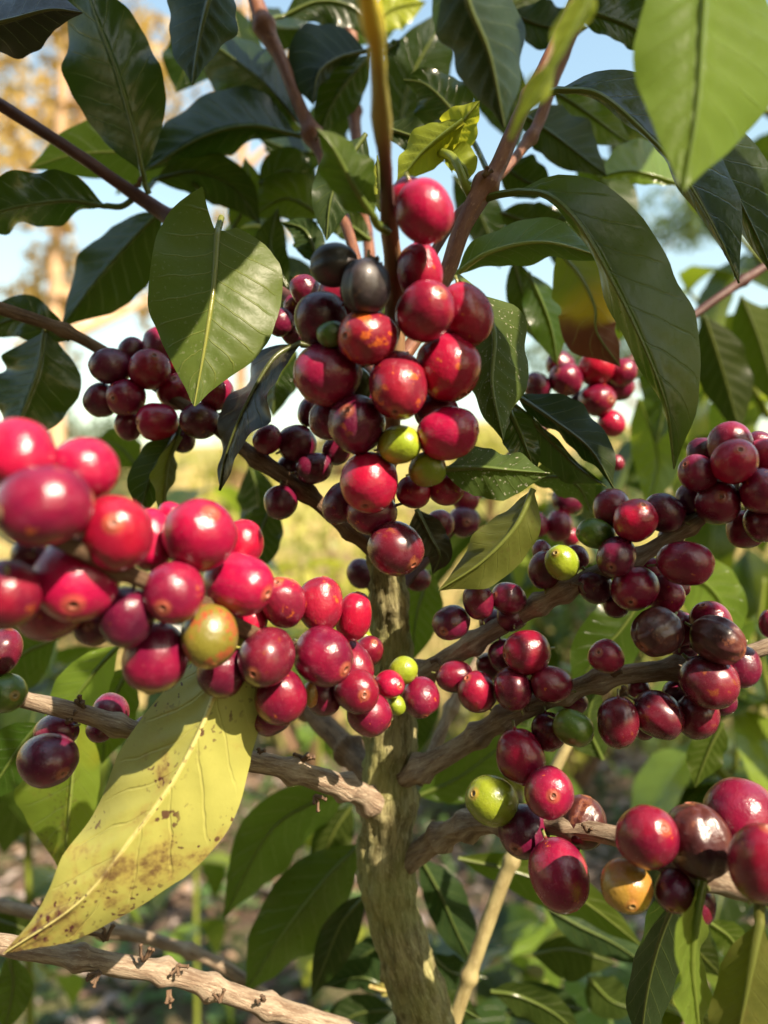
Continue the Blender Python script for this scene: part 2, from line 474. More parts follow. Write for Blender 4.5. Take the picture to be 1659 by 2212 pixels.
def leaf(parent, pts, wl, wr, mat='dark', tl=0.0, tr=0.0, cup=0.0, under=False, wave=0.0016, pet=None, puck=0.0009, seed=None, n=34, m=9, label=None, name='leaf', broad=0.0, sl=0.0, sr=0.0, rib=0.0011):
    """pts: spine rows x, y, depth from base to tip; wl / wr: widest half-blade left / right of it;
    tl / tr: how much deeper (m) the two margins lie than the midrib; cup: margins bend back; pet: stalk rows"""
    global LEAFN
    LEAFN += 1
    rs = random.Random(LEAFN * 31 + 7 if seed is None else seed)
    D = catmull(pts, n)
    x, y, d = D[:, 0], D[:, 1], D[:, 2]
    dx, dy = np.gradient(x), np.gradient(y)
    L = np.hypot(dx, dy) + 1e-9
    px, py = dy / L, -dx / L
    u = np.linspace(0, 1, n + 1)
    f = np.interp(u, PU, PW)
    f = f * (1 - broad) + broad * np.interp(u, PU, PB)
    ph1, ph2 = rs.uniform(0, 6.28), rs.uniform(0, 6.28)
    k1, k2 = rs.uniform(1.6, 2.8), rs.uniform(3.6, 5.2)
    cols, rows_v = [], np.linspace(-1, 1, 2 * m + 1)
    grid = np.zeros((n + 1, 2 * m + 1, 3))
    vv = np.zeros((n + 1, 2 * m + 1)); uu = np.zeros_like(vv)
    for j, v in enumerate(rows_v):
        a = abs(v)
        wpx = (wl if v < 0 else wr) * f * a
        sx = (1 if v < 0 else -1)
        margin = 1 + (0.008 * np.sin(u * 40 + ph1) + 0.025 * np.sin(u * 15 + ph2 + v)) * a
        sw = (sl if v < 0 else sr) * a ** 1.5 * (1 - u) ** 2
        qx = x + sx * px * wpx * margin - dx / L * sw
        qy = y + sx * py * wpx * margin - dy / L * sw
        t = (tl if v < 0 else tr)
        dd = t * f * a + cup * f * a * a
        grid[:, j] = at_np(qx, qy, d + dd)
        vv[:, j] = v; uu[:, j] = u
    gu = np.gradient(grid, axis=0); gv = np.gradient(grid, axis=1)
    nrm = np.cross(gu, gv); nrm /= np.linalg.norm(nrm, axis=2)[..., None] + 1e-12
    av = np.abs(vv)
    phs = uu * 9 - 1.7 * av ** 0.85 + np.where(vv > 0, 0.4, 0)
    tri = np.abs((phs % 1) - 0.5) * 2
    disp = puck * 0.75 * (np.sin(np.pi * tri / 2) - 0.6) * np.clip(av * 5, 0, 1) * (1 - np.clip((av - .45) * 2.2, 0, 1))
    fw = f[:, None]
    disp = disp + 0.8 * wave * fw * av ** 2.2 * np.sin(uu * k1 * 6.28 + ph1 + np.sign(vv) * 1.1)
    disp = disp + 0.35 * wave * fw * av ** 3 * np.sin(uu * k2 * 6.28 + ph2 - np.sign(vv))
    disp = disp - 0.0005 * np.exp(-(av / 0.06) ** 2)
    sgn = 1.0
    grid = grid + nrm * (disp * sgn)[..., None]
    V = grid.reshape(-1, 3)
    UV = np.stack([uu, (vv + 1) / 2], -1).reshape(-1, 2)
    c = 2 * m + 1
    F = []
    for i in range(n):
        for j in range(2 * m):
            q = (i * c + j, i * c + j + 1, (i + 1) * c + j + 1, (i + 1) * c + j)
            F.append(q if under else q[::-1])
    # stalk and raised midrib as one tapering tube
    mid = grid[:, m]
    pr = np.linspace(rib, 0.00022, n + 1)
    if pet is not None:
        E = catmull(list(pet) + [tuple(pts[0])], 10)
        PP = at_np(E[:, 0], E[:, 1], E[:, 2])
        mid = np.vstack([PP[:-1], mid]); pr = np.concatenate([np.full(10, rib * 1.12), pr])
    tv, tf_, tu = tube_world(mid, pr, 6, caps=False)
    base = len(V)
    V = np.vstack([V, np.array(tv)])
    UV = np.vstack([UV, np.column_stack([np.full(len(tv), 0.3), np.full(len(tv), 0.5)])])
    F += [tuple(i + base for i in q) for q in tf_]
    o = mesh_obj(name, V, F, LM[mat], parent, tuple(mid[0]), UV)
    if label: o['label'] = label
    return o
LEAFN = 0

# three cherry bodies shared by all fruit: lathe with navel at the flower end and a short stalk at the other
def cherry_mesh(name, squash, seed, crease=0.0):
    prof = []
    for a in np.linspace(-84, 79, 20):
        t = R(a)
        e = 0.93
        rr = abs(math.cos(t)) ** e; zz = math.copysign(abs(math.sin(t)) ** 0.97, math.sin(t))
        prof.append((rr, zz))
    prof[0] = (0.14, -0.975)
    prof = [(0.06, -1.30), (0.062, -1.12), (0.075, -1.0)] + prof
    zt = prof[-1][1]
    prof += [(0.165, zt + 0.012), (0.145, zt + 0.030), (0.115, zt + 0.028), (0.085, zt - 0.012), (0.05, zt - 0.035), (0.028, zt - 0.02)]
    seg = 28
    V, F = [], []
    for (r, z) in prof:
        for j in range(seg):
            a = 2 * math.pi * j / seg
            k = 1.0
            if r > 0.2:
                k += 0.085 * noise.noise(Vector((math.cos(a) * 0.9 * r, math.sin(a) * 0.9 * r, z * 0.9 + seed * 5)))
                k += 0.02 * noise.noise(Vector((math.cos(a) * 2.6 * r, math.sin(a) * 2.6 * r, z * 2.6 + seed * 9)))
                k -= crease * (math.exp(-((math.sin(a)) / 0.16) ** 2)) * r
            V.append((r * k * math.cos(a) * squash, r * k * math.sin(a) / squash, z * k))
    n = len(prof)
    for i in range(n - 1):
        for j in range(seg):
            F.append((i * seg + j, i * seg + (j + 1) % seg, (i + 1) * seg + (j + 1) % seg, (i + 1) * seg + j))
    V.append((0, 0, prof[-1][1])); V.append((0, 0, prof[0][1]))
    for j in range(seg):
        F.append((len(V) - 2, (n - 1) * seg + j, (n - 1) * seg + (j + 1) % seg))
        F.append((len(V) - 1, (j + 1) % seg, j))
    me = bpy.data.meshes.new(name)
    me.from_pydata(V, [], F)
    me.materials.append(CH['C'])
    me.polygons.foreach_set('use_smooth', np.ones(len(me.polygons), dtype=bool))
    me.update()
    return me

CMESH = [cherry_mesh('cherry_body', 1.0 + .03 * math.sin(i * 2.3), i + 1) for i in range(8)]
CMESH_S = cherry_mesh('cherry_creased', 1.06, 4, 0.17)
CLABEL = {'G': 'unripe green cherry', 'L': 'unripe yellow green cherry', 'O': 'olive orange half ripe cherry', 'Y': 'green cherry turning red in blotches',
          'K': 'dried black cherry', 'S': 'shrivelled brown cherry', 'M': 'red cherry with orange scars'}
crng = random.Random(5)
PLACED = []

def cherries(parent, depth, rows, stalk=None, gap=0.89):
    """rows: x, y, rx, ry, rank (0 = front), type[, scar x, scar y]; each is pushed back until it clears those in front"""
    rows = sorted(rows, key=lambda r: r[4])
    pw = WORLD[parent.name]
    P, rad, _ = PATH[parent.name]
    for r in rows:
        x, y, rx, ry, rank, ty = r[:6]
        rx, ry = rx * 1.065, ry * 1.065
        dv = depth(x, y) if callable(depth) else depth
        d = dv + 0.0045 * rank
        for _ in range(60):
            c = at(x, y, d)
            rw = math.sqrt(rx * ry) * W * d / 1659
            ok = True
            for (pc, pr) in PLACED:
                if (c - pc).length < (rw + pr) * gap:
                    ok = False; break
            if ok: break
            d += 0.0008
        PLACED.append((c, rw))
        if len(r) >= 8:
            a, b = (r[6] - x) / rx, -(r[7] - y) / ry
            h = math.hypot(a, b)
            if h > 0.98: a, b, h = a / h * .98, b / h * .98, .98
            ax = Vector((a, -math.sqrt(1 - h * h), b))
        else:
            # away from the stem, with some spread
            near = Vector(P[int(np.argmin(np.linalg.norm(P - np.array(c), axis=1)))])
            ax = (c - near).normalized() + Vector((crng.uniform(-.5, .5), crng.uniform(-.1, .7), crng.uniform(-.5, .5)))
            if abs(rx - ry) > 0.08 * rx:
                ax = ax + (Vector((1, 0, 0)) * math.copysign(2, ax.x) if rx > ry else Vector((0, 0, 1)) * math.copysign(2, ax.z))
        ax = Matrix.Rotation(PITCH, 3, 'X') @ ax.normalized()
        q = ax.to_track_quat('Z', 'Y') @ Quaternion((0, 0, 1), crng.uniform(0, 6.28))
        me = CMESH_S if ty in 'SK' else crng.choice(CMESH)
        o = bpy.data.objects.new('cherry', me)
        link(o, parent, c - pw)
        o.rotation_mode = 'QUATERNION'
        o.rotation_quaternion = q
        lo, hi = min(rx, ry), max(rx, ry)
        side = abs(Vector((ax.x, 0, ax.z)).length)
        e = 1 + (hi / lo - 1) * side + 0.03
        g = lo * W * d / 1659
        if side < 0.5: g = math.sqrt(lo * hi) * W * d / 1659
        o.scale = (g, g, g * e)
        o.material_slots[0].link = 'OBJECT'
        o.material_slots[0].material = CH[ty]
        if ty in CLABEL: o['label'] = CLABEL[ty]

def stalks(parent, x, y, d, n=5, size=26, seed=0, mat='stub'):
    """tuft of dry fruit stalks left at a node: short forked pegs from one point, joined as they are"""
    rs = random.Random(seed * 13 + int(x))
    c = at(x, y, d)
    V, F, UV = [], [], []
    sc = size * W * d / 1659
    n = max(2, n - rs.randint(1, 3))
    a0 = rs.choice((1.57, 4.71)) + rs.uniform(-.7, .7)
    for i in range(n):
        a = a0 + rs.gauss(0, .75)
        dr = Vector((math.cos(a), rs.uniform(-.9, .2), math.sin(a))).normalized()
        ln = sc * rs.uniform(.3, 1.0)
        p1 = c + dr * ln * .5 + Vector((rs.uniform(-1, 1), rs.uniform(-1, 1), rs.uniform(-1, 1))) * ln * .12
        p2 = c + dr * ln
        tv, tf_, tu = tube_world(np.array([c, p1, p2, p2 + dr * ln * .08]), np.array([.0011, .0007, .0007, .0011]) * rs.uniform(.7, 1.1), 6)
        b = len(V)
        V += tv; UV += tu
        F += [tuple(k + b for k in q) for q in tf_]
    o = mesh_obj('dry_stalks', V, F, BK[mat], parent, tuple(c), UV)
    o['kind'] = 'stuff'
    return o

# ------------------------------------------------------------------ ground, hill
def ground_h(x, y):
    """gentle ground near the plant, a grassy rise behind"""
    r = max(0.0, y - 5.0)
    h = 0.0
    if r > 0:
        t = min(1.0, r / 34.0)
        h = 7.0 * (t * t * (3 - 2 * t)) * (1.0 + 0.12 * math.sin(x * 0.09 + 1.0) + 0.05 * math.sin(x * 0.23))
    near = math.exp(-(x * x + y * y) / 900.0)
    h += 0.05 * noise.noise(Vector((x * 0.8, y * 0.8, 0))) * near + 0.018 * noise.noise(Vector((x * 4, y * 4, 3))) * near
    return h

def ground_mat():
    k = NT('soil_and_dry_grass')
    obj = k.n('TexCoord').outputs['Object']
    n1 = k.noise(obj, 2.2, 5, 0.65)
    n2 = k.noise(obj, 14, 5, 0.7)
    n3 = k.noise(obj, 60, 3, 0.6)
    n4 = k.noise(obj, 0.5, 3, 0.6)
    c = k.mix(k.ramp(n2, 0.3, 0.7), (0.060, 0.040, 0.028), (0.15, 0.105, 0.078))
    c = k.mix(k.math('MULTIPLY', k.ramp(n1, 0.42, 0.62), 0.8), c, (0.075, 0.088, 0.032))
    c = k.mix(k.math('MULTIPLY', k.ramp(n3, 0.58, 0.7), 0.6), c, (0.26, 0.19, 0.13))
    sep = k.n('SeparateXYZ'); k.put(sep.inputs[0], obj)
    far = k.ramp(k.math('ADD', sep.outputs[1], k.math('MULTIPLY', n1, 1.5)), 3.2, 7.5)
    grass = k.mix(k.ramp(n4, 0.38, 0.62), (0.36, 0.27, 0.10), (0.20, 0.20, 0.055))
    grass = k.mix(k.math('MULTIPLY', k.ramp(n2, 0.45, 0.7), 0.6), grass, (0.42, 0.31, 0.13))
    c = k.mix(far, c, grass)
    k.put(k.b.inputs['Base Color'], c)
    k.b.inputs['Roughness'].default_value = 0.95
    k.b.inputs['Specular IOR Level'].default_value = 0.1
    k.put(k.b.inputs['Normal'], k.bump(k.math('ADD', n2, n3), 0.8, 0.02))
    return k.m

def build_ground():
    xs = np.concatenate([np.linspace(-300, -12, 24), np.linspace(-11, -2.2, 20), np.linspace(-2, 2, 60), np.linspace(2.2, 11, 20), np.linspace(12, 300, 24)])
    ys = np.concatenate([np.linspace(-300, -6, 16), np.linspace(-5, -0.2, 14), np.linspace(0, 4, 70), np.linspace(4.2, 14, 30), np.linspace(15, 60, 24), np.linspace(70, 400, 12)])
    V = [(x, y, ground_h(x, y)) for y in ys for x in xs]
    nx = len(xs)
    F = [(j * nx + i, j * nx + i + 1, (j + 1) * nx + i + 1, (j + 1) * nx + i) for j in range(len(ys) - 1) for i in range(nx - 1)]
    o = mesh_obj('ground', V, F, ground_mat())
    tag(o, kind='structure')
build_ground()

# ------------------------------------------------------------------ the coffee tree
BASE = at(925, 2330, 0.30); BASE = Vector((BASE.x + 0.02, BASE.y + 0.04, ground_h(0, 0.35)))
TREE = empty('coffee_tree', BASE, 'coffee tree in the foreground, its branches loaded with red cherries', 'coffee tree')

def stem_mat():
    k = NT('bark_fruiting_stem')
    tc = k.n('TexCoord')
    sep = k.n('SeparateXYZ'); k.put(sep.inputs[0], tc.outputs['UV'])
    v = sep.outputs[1]
    mp = k.n('Mapping'); k.put(mp.inputs[0], tc.outputs['UV'])
    mp.inputs['Scale'].default_value = (5, 60, 1)
    n1 = k.noise(mp.outputs[0], 1.0, 6, 0.68)
    n4 = k.noise(tc.outputs['Object'], 60, 3, 0.6)
    vv = k.math('ADD', v, k.math('MULTIPLY_ADD', n4, 0.016, -0.008))
    c = k.mix(k.ramp(n1, 0.36, 0.64), (0.36, 0.22, 0.11), (0.19, 0.10, 0.05))
    c = k.mix(k.ramp(vv, STEM_V[0] - 0.008, STEM_V[0] + 0.008), c, (0.085, 0.034, 0.028))
    c = k.mix(k.ramp(vv, STEM_V[1] - 0.012, STEM_V[1] + 0.012), c, (0.24, 0.21, 0.04))
    c = k.mix(k.ramp(vv, STEM_V[2] - 0.010, STEM_V[2] + 0.016), c, (0.62, 0.50, 0.03))
    k.put(k.b.inputs['Base Color'], c)
    k.b.inputs['Roughness'].default_value = 0.55
    k.put(k.b.inputs['Normal'], k.bump(n1, 0.6, 0.0009))
    return k.m

# trunk: from the soil, up through the frame, to the fork behind the fruit
g0 = BASE
TR = [(935, 2262, .310, 64), (908, 2170, .306, 62), (876, 2070, .302, 59), (848, 1970, .300, 58), (833, 1860, .299, 63), (836, 1790, .298, 59),
      (838, 1720, .297, 63), (840, 1640, .296, 56), (846, 1560, .294, 53), (848, 1480, .292, 49), (846, 1400, .289, 46), (841, 1310, .284, 43),
      (832, 1225, .277, 38), (824, 1165, .270, 31)]
D = catmull(TR, 190)
P = at_np(D[:, 0], D[:, 1], D[:, 2]); rad = D[:, 3] * 0.93 * W * D[:, 2] / 1659
low = [np.array(BASE) * t + P[0] * (1 - t) + np.array([0.012 * math.sin(t * 3.1), 0, 0]) for t in np.linspace(1, 0, 40)[:-1]]
lrad = np.linspace(rad[0] * 1.9, rad[0], 40)[:-1]; lrad[1:] *= 0.62 + 0.38 * np.exp(-np.arange(38) / 5.0); lrad = np.maximum(lrad, rad[0])
P = np.vstack([low, P]); rad = np.concatenate([lrad, rad])
s_all = np.concatenate([[0], np.cumsum(np.linalg.norm(np.diff(P, axis=0), axis=1))])
nodes = [s_all[39 + i] for i in (62, 92, 116, 142, 168)]
V, F, UV = tube_world(P, rad, 44, 0.10, 60, nodes, 0.09, 0.005, 0.0017, 3)
trunk = mesh_obj('trunk', V, F, BK['trunk'], TREE, tuple(BASE), UV)

ST = [(828, 1180, .272, 27), (822, 1120, .262, 24), (830, 1040, .250, 23), (842, 940, .238, 22), (850, 850, .230, 21), (855, 740, .224, 21), (853, 640, .217, 21),
      (848, 560, .208, 20), (842, 500, .200, 19), (836, 430, .190, 15), (832, 350, .180, 15), (826, 270, .170, 21), (820, 180, .159, 18), (812, 100, .149, 19), (803, 45, .142, 27), (795, -10, .135, 22), (780, -110, .126, 20)]
D = catmull(ST, 150); _P = at_np(D[:, 0], D[:, 1], D[:, 2])
_s = np.concatenate([[0], np.cumsum(np.linalg.norm(np.diff(_P, axis=0), axis=1))])
STEM_V = [float(np.interp(-yy, -D[:, 1], _s)) for yy in (475, 300, 110)]
stem = branch('branch', TREE, ST, stem_mat(), n=150, seg=16, jit=0.12, nodes=(0.12, 0.25, 0.38, 0.5), node_amt=0.22, fibre=0.0003, label='tall stem at the centre, barky below and yellow green at its tip')

def br(pts, mat, nodes=(), **k):
    return branch('branch', TREE, pts, BK[mat], nodes=nodes, **k)

# left: long branch through the far left cluster
bL1 = br([(805, 1185, .274, 20), (770, 1155, .272, 18), (660, 1065, .272, 17), (555, 990, .276, 17), (440, 905, .284, 13), (330, 830, .290, 12), (205, 748, .290, 12), (110, 702, .286, 13), (-30, 655, .280, 14)], 'brown', nodes=(.06, .18, .31, .5, .68, .84), seed=1)
bL1.data.materials[0] = BK['brown']
bUL = br([(845, 840, .232, 14), (700, 700, .262, 14), (560, 600, .284, 13), (440, 518, .292, 14), (380, 478, .294, 17), (292, 420, .296, 15), (150, 322, .290, 13), (-30, 208, .280, 14)], 'purple', nodes=(.3, .62,), fibre=.00005, seed=2)
bL2 = br([(850, 1545, .292, 22), (790, 1480, .262, 20), (700, 1425, .238, 18), (580, 1385, .214, 18), (430, 1310, .190, 18), (280, 1240, .172, 18), (120, 1165, .155, 18), (-80, 1075, .138, 18)], 'brown', nodes=(.2, .35, .5, .65, .8), seed=3)
bL3 = br([(815, 1745, .292, 25), (770, 1712, .280, 24), (690, 1680, .270, 23), (600, 1655, .262, 22), (530, 1640, .256, 21), (420, 1605, .249, 20), (290, 1578, .241, 19), (190, 1545, .235, 21), (100, 1522, .230, 18), (20, 1500, .226, 18), (-90, 1470, .22, 17)], 'tan', nodes=(.05, .15, .30, .55, .70), seed=4, fibre=.00035, n=130)
bL4 = br([(935, 2330, .312, 26), (850, 2270, .296, 24), (740, 2225, .286, 24), (560, 2168, .276, 22), (400, 2112, .268, 21), (250, 2082, .262, 21), (120, 2060, .258, 22), (-60, 2030, .254, 21)], 'tan', nodes=(.22, .46, .58, .67, .82), seed=5, fibre=.0003, n=120)
bL5 = br([(760, 2260, .40, 12), (600, 2170, .385, 13), (470, 2080, .375, 13), (330, 2030, .37, 13), (190, 2000, .365, 16), (80, 1975, .36, 14), (-60, 1940, .36, 13)], 'tan', nodes=(.5, .7), seed=6)
bBk = br([(815, 1690, .296, 30), (770, 1640, .312, 27), (700, 1565, .335, 24), (640, 1500, .36, 20), (560, 1400, .40, 16)], 'brown', nodes=(.2, .5), seed=7)
# right
bR1 = br([(880, 1475, .290, 24), (935, 1443, .280, 23), (1050, 1372, .268, 21), (1190, 1292, .256, 19), (1255, 1258, .252, 20), (1290, 1240, .250, 22), (1400, 1190, .244, 17), (1520, 1112, .238, 16), (1600, 1060, .234, 16), (1740, 960, .23, 15)], 'tan', nodes=(.06, .22, .40, .46, .62, .74, .86), seed=8, fibre=.0003, n=130)
bR2 = br([(872, 1680, .290, 22), (920, 1655, .282, 24), (1000, 1610, .273, 23), (1090, 1553, .264, 22), (1180, 1512, .257, 21), (1300, 1468, .250, 20), (1400, 1450, .246, 21), (1500, 1438, .242, 19), (1600, 1414, .238, 17), (1740, 1372, .234, 16)], 'tan', nodes=(.07, .26, .34, .50, .58, .74), seed=9, fibre=.0003, n=130)
bR2b = br([(900, 1690, .31, 15), (935, 1625, .318, 14), (985, 1510, .326, 12), (1030, 1430, .33, 11), (1090, 1300, .335, 10)], 'tan', nodes=(.4,), seed=10)
bR3 = br([(878, 1862, .297, 26), (930, 1822, .290, 25), (990, 1790, .280, 26), (1050, 1774, .270, 25), (1130, 1778, .256, 21), (1230, 1788, .240, 20), (1340, 1810, .226, 20), (1440, 1862, .214, 24), (1540, 1900, .206, 26), (1760, 1960, .196, 24)], 'tan', nodes=(.14, .24, .36, .55, .7, .82), seed=11, fibre=.0003, n=120)
bR4 = br([(965, 2260, .318, 20), (990, 2180, .320, 15), (1050, 2000, .326, 15), (1105, 1860, .330, 14), (1200, 1660, .335, 12), (1245, 1570, .34, 11)], 'olive', nodes=(.2, .55), fibre=.0001, seed=12)
bUR = br([(862, 790, .226, 15), (920, 690, .236, 16), (965, 590, .240, 17), (1000, 490, .243, 20), (1040, 415, .245, 23), (1075, 360, .247, 19), (1130, 235, .250, 15), (1190, 115, .252, 13), (1260, -40, .256, 13)], 'red', nodes=(.47, .70), fibre=.00008, seed=13)
bUR2 = br([(862, 720, .232, 10), (930, 560, .252, 10), (990, 465, .262, 11), (1060, 400, .275, 10), (1150, 290, .29, 12), (1200, 160, .295, 14), (1260, 20, .30, 12), (1300, -60, .30, 12)], 'red', nodes=(.6,), fibre=.00008, seed=14)
bUC1 = br([(846, 900, .26, 10), (770, 560, .30, 12), (700, 350, .325, 13), (680, 300, .33, 18), (650, 235, .332, 14), (605, 125, .335, 14), (572, 60, .337, 19), (540, -40, .34, 13)], 'red', nodes=(.66, .9), fibre=.00006, seed=15)
bUC2 = br([(848, 1000, .28, 12), (800, 560, .35, 12), (768, 280, .38, 13), (760, 120, .385, 14), (750, -40, .39, 13)], 'red', nodes=(.75,), fibre=.00006, seed=16)
bR0 = br([(846, 1290, .288, 14), (960, 1160, .31, 12), (1080, 1010, .335, 11), (1200, 900, .35, 11), (1300, 822, .355, 10), (1380, 765, .36, 9), (1500, 680, .365, 9), (1600, 610, .37, 10), (1740, 520, .38, 9)], 'purple', nodes=(.55, .7, .85), fibre=.00005, seed=17)

# ------------------------------------------------------------------ cherries
def ramp_d(*kv):
    xs = [a for a, _ in kv]; ds = [b for _, b in kv]
    return lambda x, y: float(np.interp(x, xs, ds))
def ramp_y(*kv):
    ys = [a for a, _ in kv]; ds = [b for _, b in kv]
    return lambda x, y: float(np.interp(y, ys, ds))

cherries(stem, ramp_y((400, .186), (600, .196), (800, .203), (1000, .214), (1200, .228)), [
    (917, 457, 57, 63, 0, 'R'), (880, 425, 36, 38, 3, 'R'), (908, 588, 46, 58, 1, 'R'), (918, 673, 57, 65, 0, 'C', 946, 646),
    (1008, 680, 54, 63, 1, 'R'), (790, 620, 49, 55, 0, 'K'), (722, 574, 48, 44, 0, 'K'), (692, 687, 53, 54, 2, 'D'), (716, 722, 27, 29, 1, 'G'),
    (795, 730, 63, 58, 0, 'M'), (735, 640, 42, 44, 3, 'M'), (709, 809, 67, 68, 1, 'C'), (860, 835, 61, 72, 0, 'M', 854, 897), (968, 793, 67, 67, 0, 'R'),
    (769, 916, 61, 57, 1, 'D', 752, 897), (712, 905, 40, 42, 3, 'D'), (765, 835, 36, 40, 4, 'G'), (787, 860, 32, 34, 4, 'C'),
    (863, 961, 45, 38, 0, 'L', 905, 955), (967, 937, 65, 54, 0, 'R', 1027, 934), (942, 890, 44, 40, 3, 'C'), (923, 1013, 39, 36, 0, 'L', 957, 1004),
    (798, 1042, 58, 60, 0, 'R', 791, 1092), (803, 1107, 50, 46, 2, 'C'), (735, 1088, 36, 43, 2, 'D'), (855, 1185, 54, 54, 0, 'B', 891, 1217),
    (893, 1063, 33, 34, 2, 'R'), (962, 1055, 38, 34, 3, 'R')])
cherries(bL1, ramp_d((200, .285), (420, .280), (560, .270), (700, .268)), [
    (578, 950, 29, 31, 0, 'C'), (641, 958, 39, 38, 0, 'D'), (678, 1012, 37, 32, 0, 'D'), (625, 1010, 27, 26, 2, 'D'), (728, 972, 30, 29, 1, 'D'), (606, 1085, 34, 34, 0, 'D'), (672, 890, 27, 30, 2, 'D'),
    (240, 790, 42, 37, 0, 'D'), (286, 758, 27, 26, 2, 'D'), (345, 748, 33, 38, 1, 'C'), (323, 798, 41, 42, 0, 'R', 343, 775), (218, 864, 34, 34, 1, 'D'), (273, 859, 40, 37, 0, 'C', 259, 866),
    (378, 846, 37, 40, 0, 'R', 385, 823), (277, 918, 29, 31, 2, 'C'), (340, 911, 43, 37, 0, 'R', 306, 915), (375, 792, 27, 27, 3, 'R'), (467, 849, 35, 33, 1, 'C'), (432, 909, 39, 38, 0, 'D'), (395, 950, 26, 26, 3, 'D')])
cherries(bUL, ramp_d((600, .258), (700, .25)), [(660, 628, 31, 33, 1, 'D'), (606, 696, 29, 28, 1, 'D'), (636, 722, 26, 22, 2, 'D'), (640, 660, 24, 24, 3, 'C')])
cherries(bL2, ramp_d((0, .148), (100, .152), (250, .166), (440, .186), (600, .209), (700, .218), (800, .230), (900, .246)), [
    (42, 987, 74, 72, 1, 'R'), (182, 1013, 67, 66, 1, 'R'), (95, 1095, 93, 84, 0, 'C'), (250, 1152, 75, 76, 0, 'R', 273, 1129), (325, 1165, 48, 62, 2, 'R'), (431, 1157, 72, 71, 0, 'R', 467, 1110),
    (372, 1112, 30, 26, 3, 'R'), (525, 1172, 42, 46, 2, 'R'), (163, 1250, 84, 84, 0, 'R', 189, 1296), (112, 1305, 76, 72, 2, 'C'), (14, 1285, 72, 68, 2, 'C'), (65, 1200, 36, 36, 4, 'D'),
    (274, 1332, 54, 60, 1, 'D'), (205, 1350, 42, 42, 3, 'D', 208, 1345), (376, 1279, 63, 58, 0, 'C', 371, 1302), (338, 1421, 65, 71, 1, 'C'), (451, 1372, 58, 64, 0, 'Y', 464, 1430),
    (515, 1262, 78, 63, 0, 'R', 585, 1275), (533, 1335, 42, 38, 2, 'R'), (478, 1449, 51, 53, 2, 'D'), (576, 1419, 65, 57, 0, 'B', 557, 1441), (611, 1301, 47, 61, 1, 'M', 605, 1252),
    (692, 1305, 46, 55, 1, 'M'), (764, 1332, 37, 50, 1, 'R'), (697, 1417, 58, 62, 0, 'C', 745, 1438), (757, 1430, 42, 57, 1, 'C', 783, 1468), (797, 1406, 29, 39, 1, 'C', 807, 1380),
    (605, 1503, 56, 53, 1, 'C'), (585, 1546, 42, 38, 2, 'D'), (697, 1505, 38, 36, 3, 'D'), (770, 1492, 46, 45, 0, 'C', 788, 1490), (798, 1543, 45, 43, 0, 'C'), (840, 1479, 29, 37, 1, 'R', 860, 1475),
    (871, 1448, 29, 28, 1, 'L'), (856, 1523, 18, 21, 1, 'L'), (909, 1506, 38, 42, 1, 'C', 915, 1540), (671, 1500, 15, 26, 2, 'O'), (786, 1385, 18, 20, 4, 'L')])
cherries(bL3, ramp_d((0, .218), (240, .236), (320, .245)), [
    (14, 1498, 41, 39, 0, 'G', 47, 1496), (4, 1410, 38, 49, 1, 'B'), (238, 1537, 38, 35, 2, 'D'), (105, 1641, 55, 56, 0, 'D', 150, 1660), (122, 1580, 48, 37, 2, 'D'), (215, 1578, 28, 24, 4, 'D'), (315, 1572, 28, 24, 4, 'D')])
cherries(bR1, ramp_d((930, .262), (1100, .252), (1300, .236), (1500, .226), (1650, .218)), [
    (1578, 962, 46, 46, 1, 'C'), (1587, 999, 46, 45, 0, 'R', 1578, 976), (1520, 980, 32, 34, 3, 'D'), (1508, 1023, 39, 37, 1, 'C'), (1652, 985, 36, 36, 2, 'R'), (1640, 962, 28, 28, 4, 'D'), (1648, 1062, 48, 47, 0, 'C'),
    (1552, 1087, 46, 44, 1, 'C'), (1492, 1080, 30, 34, 3, 'D'), (1613, 1143, 38, 40, 2, 'C'), (1646, 1130, 36, 37, 1, 'B', 1653, 1162), (1322, 1098, 37, 39, 2, 'C'), (1372, 1124, 44, 44, 0, 'R', 1377, 1092), (1434, 1108, 39, 41, 2, 'D'),
    (1287, 1153, 38, 31, 1, 'G'), (1331, 1203, 48, 39, 0, 'D', 1307, 1220), (1214, 1216, 34, 41, 0, 'L', 1196, 1192), (1177, 1231, 33, 38, 2, 'D'), (1170, 1190, 20, 22, 4, 'D'), (1285, 1266, 34, 36, 3, 'D'),
    (1372, 1270, 51, 46, 0, 'C', 1348, 1294), (1438, 1284, 36, 40, 1, 'C', 1450, 1320), (1480, 1217, 55, 45, 0, 'C', 1529, 1212), (1470, 1268, 20, 20, 4, 'C'),
    (975, 1345, 38, 36, 0, 'D', 955, 1358), (1034, 1299, 31, 38, 0, 'D'), (1098, 1292, 33, 34, 1, 'D'), (1105, 1330, 32, 32, 2, 'D'), (1090, 1416, 33, 33, 3, 'D'), (1138, 1409, 48, 44, 0, 'C'), (983, 1462, 37, 32, 1, 'C'), (1031, 1495, 39, 45, 0, 'C', 1009, 1460),
    (950, 1133, 29, 29, 4, 'C'), (1062, 1345, 26, 28, 4, 'D'), (1245, 1205, 26, 24, 4, 'C'), (1405, 1232, 26, 26, 4, 'C'), (1330, 1310, 26, 24, 4, 'D'), (1450, 1160, 28, 26, 4, 'D'), (1060, 1440, 30, 28, 3, 'D')])
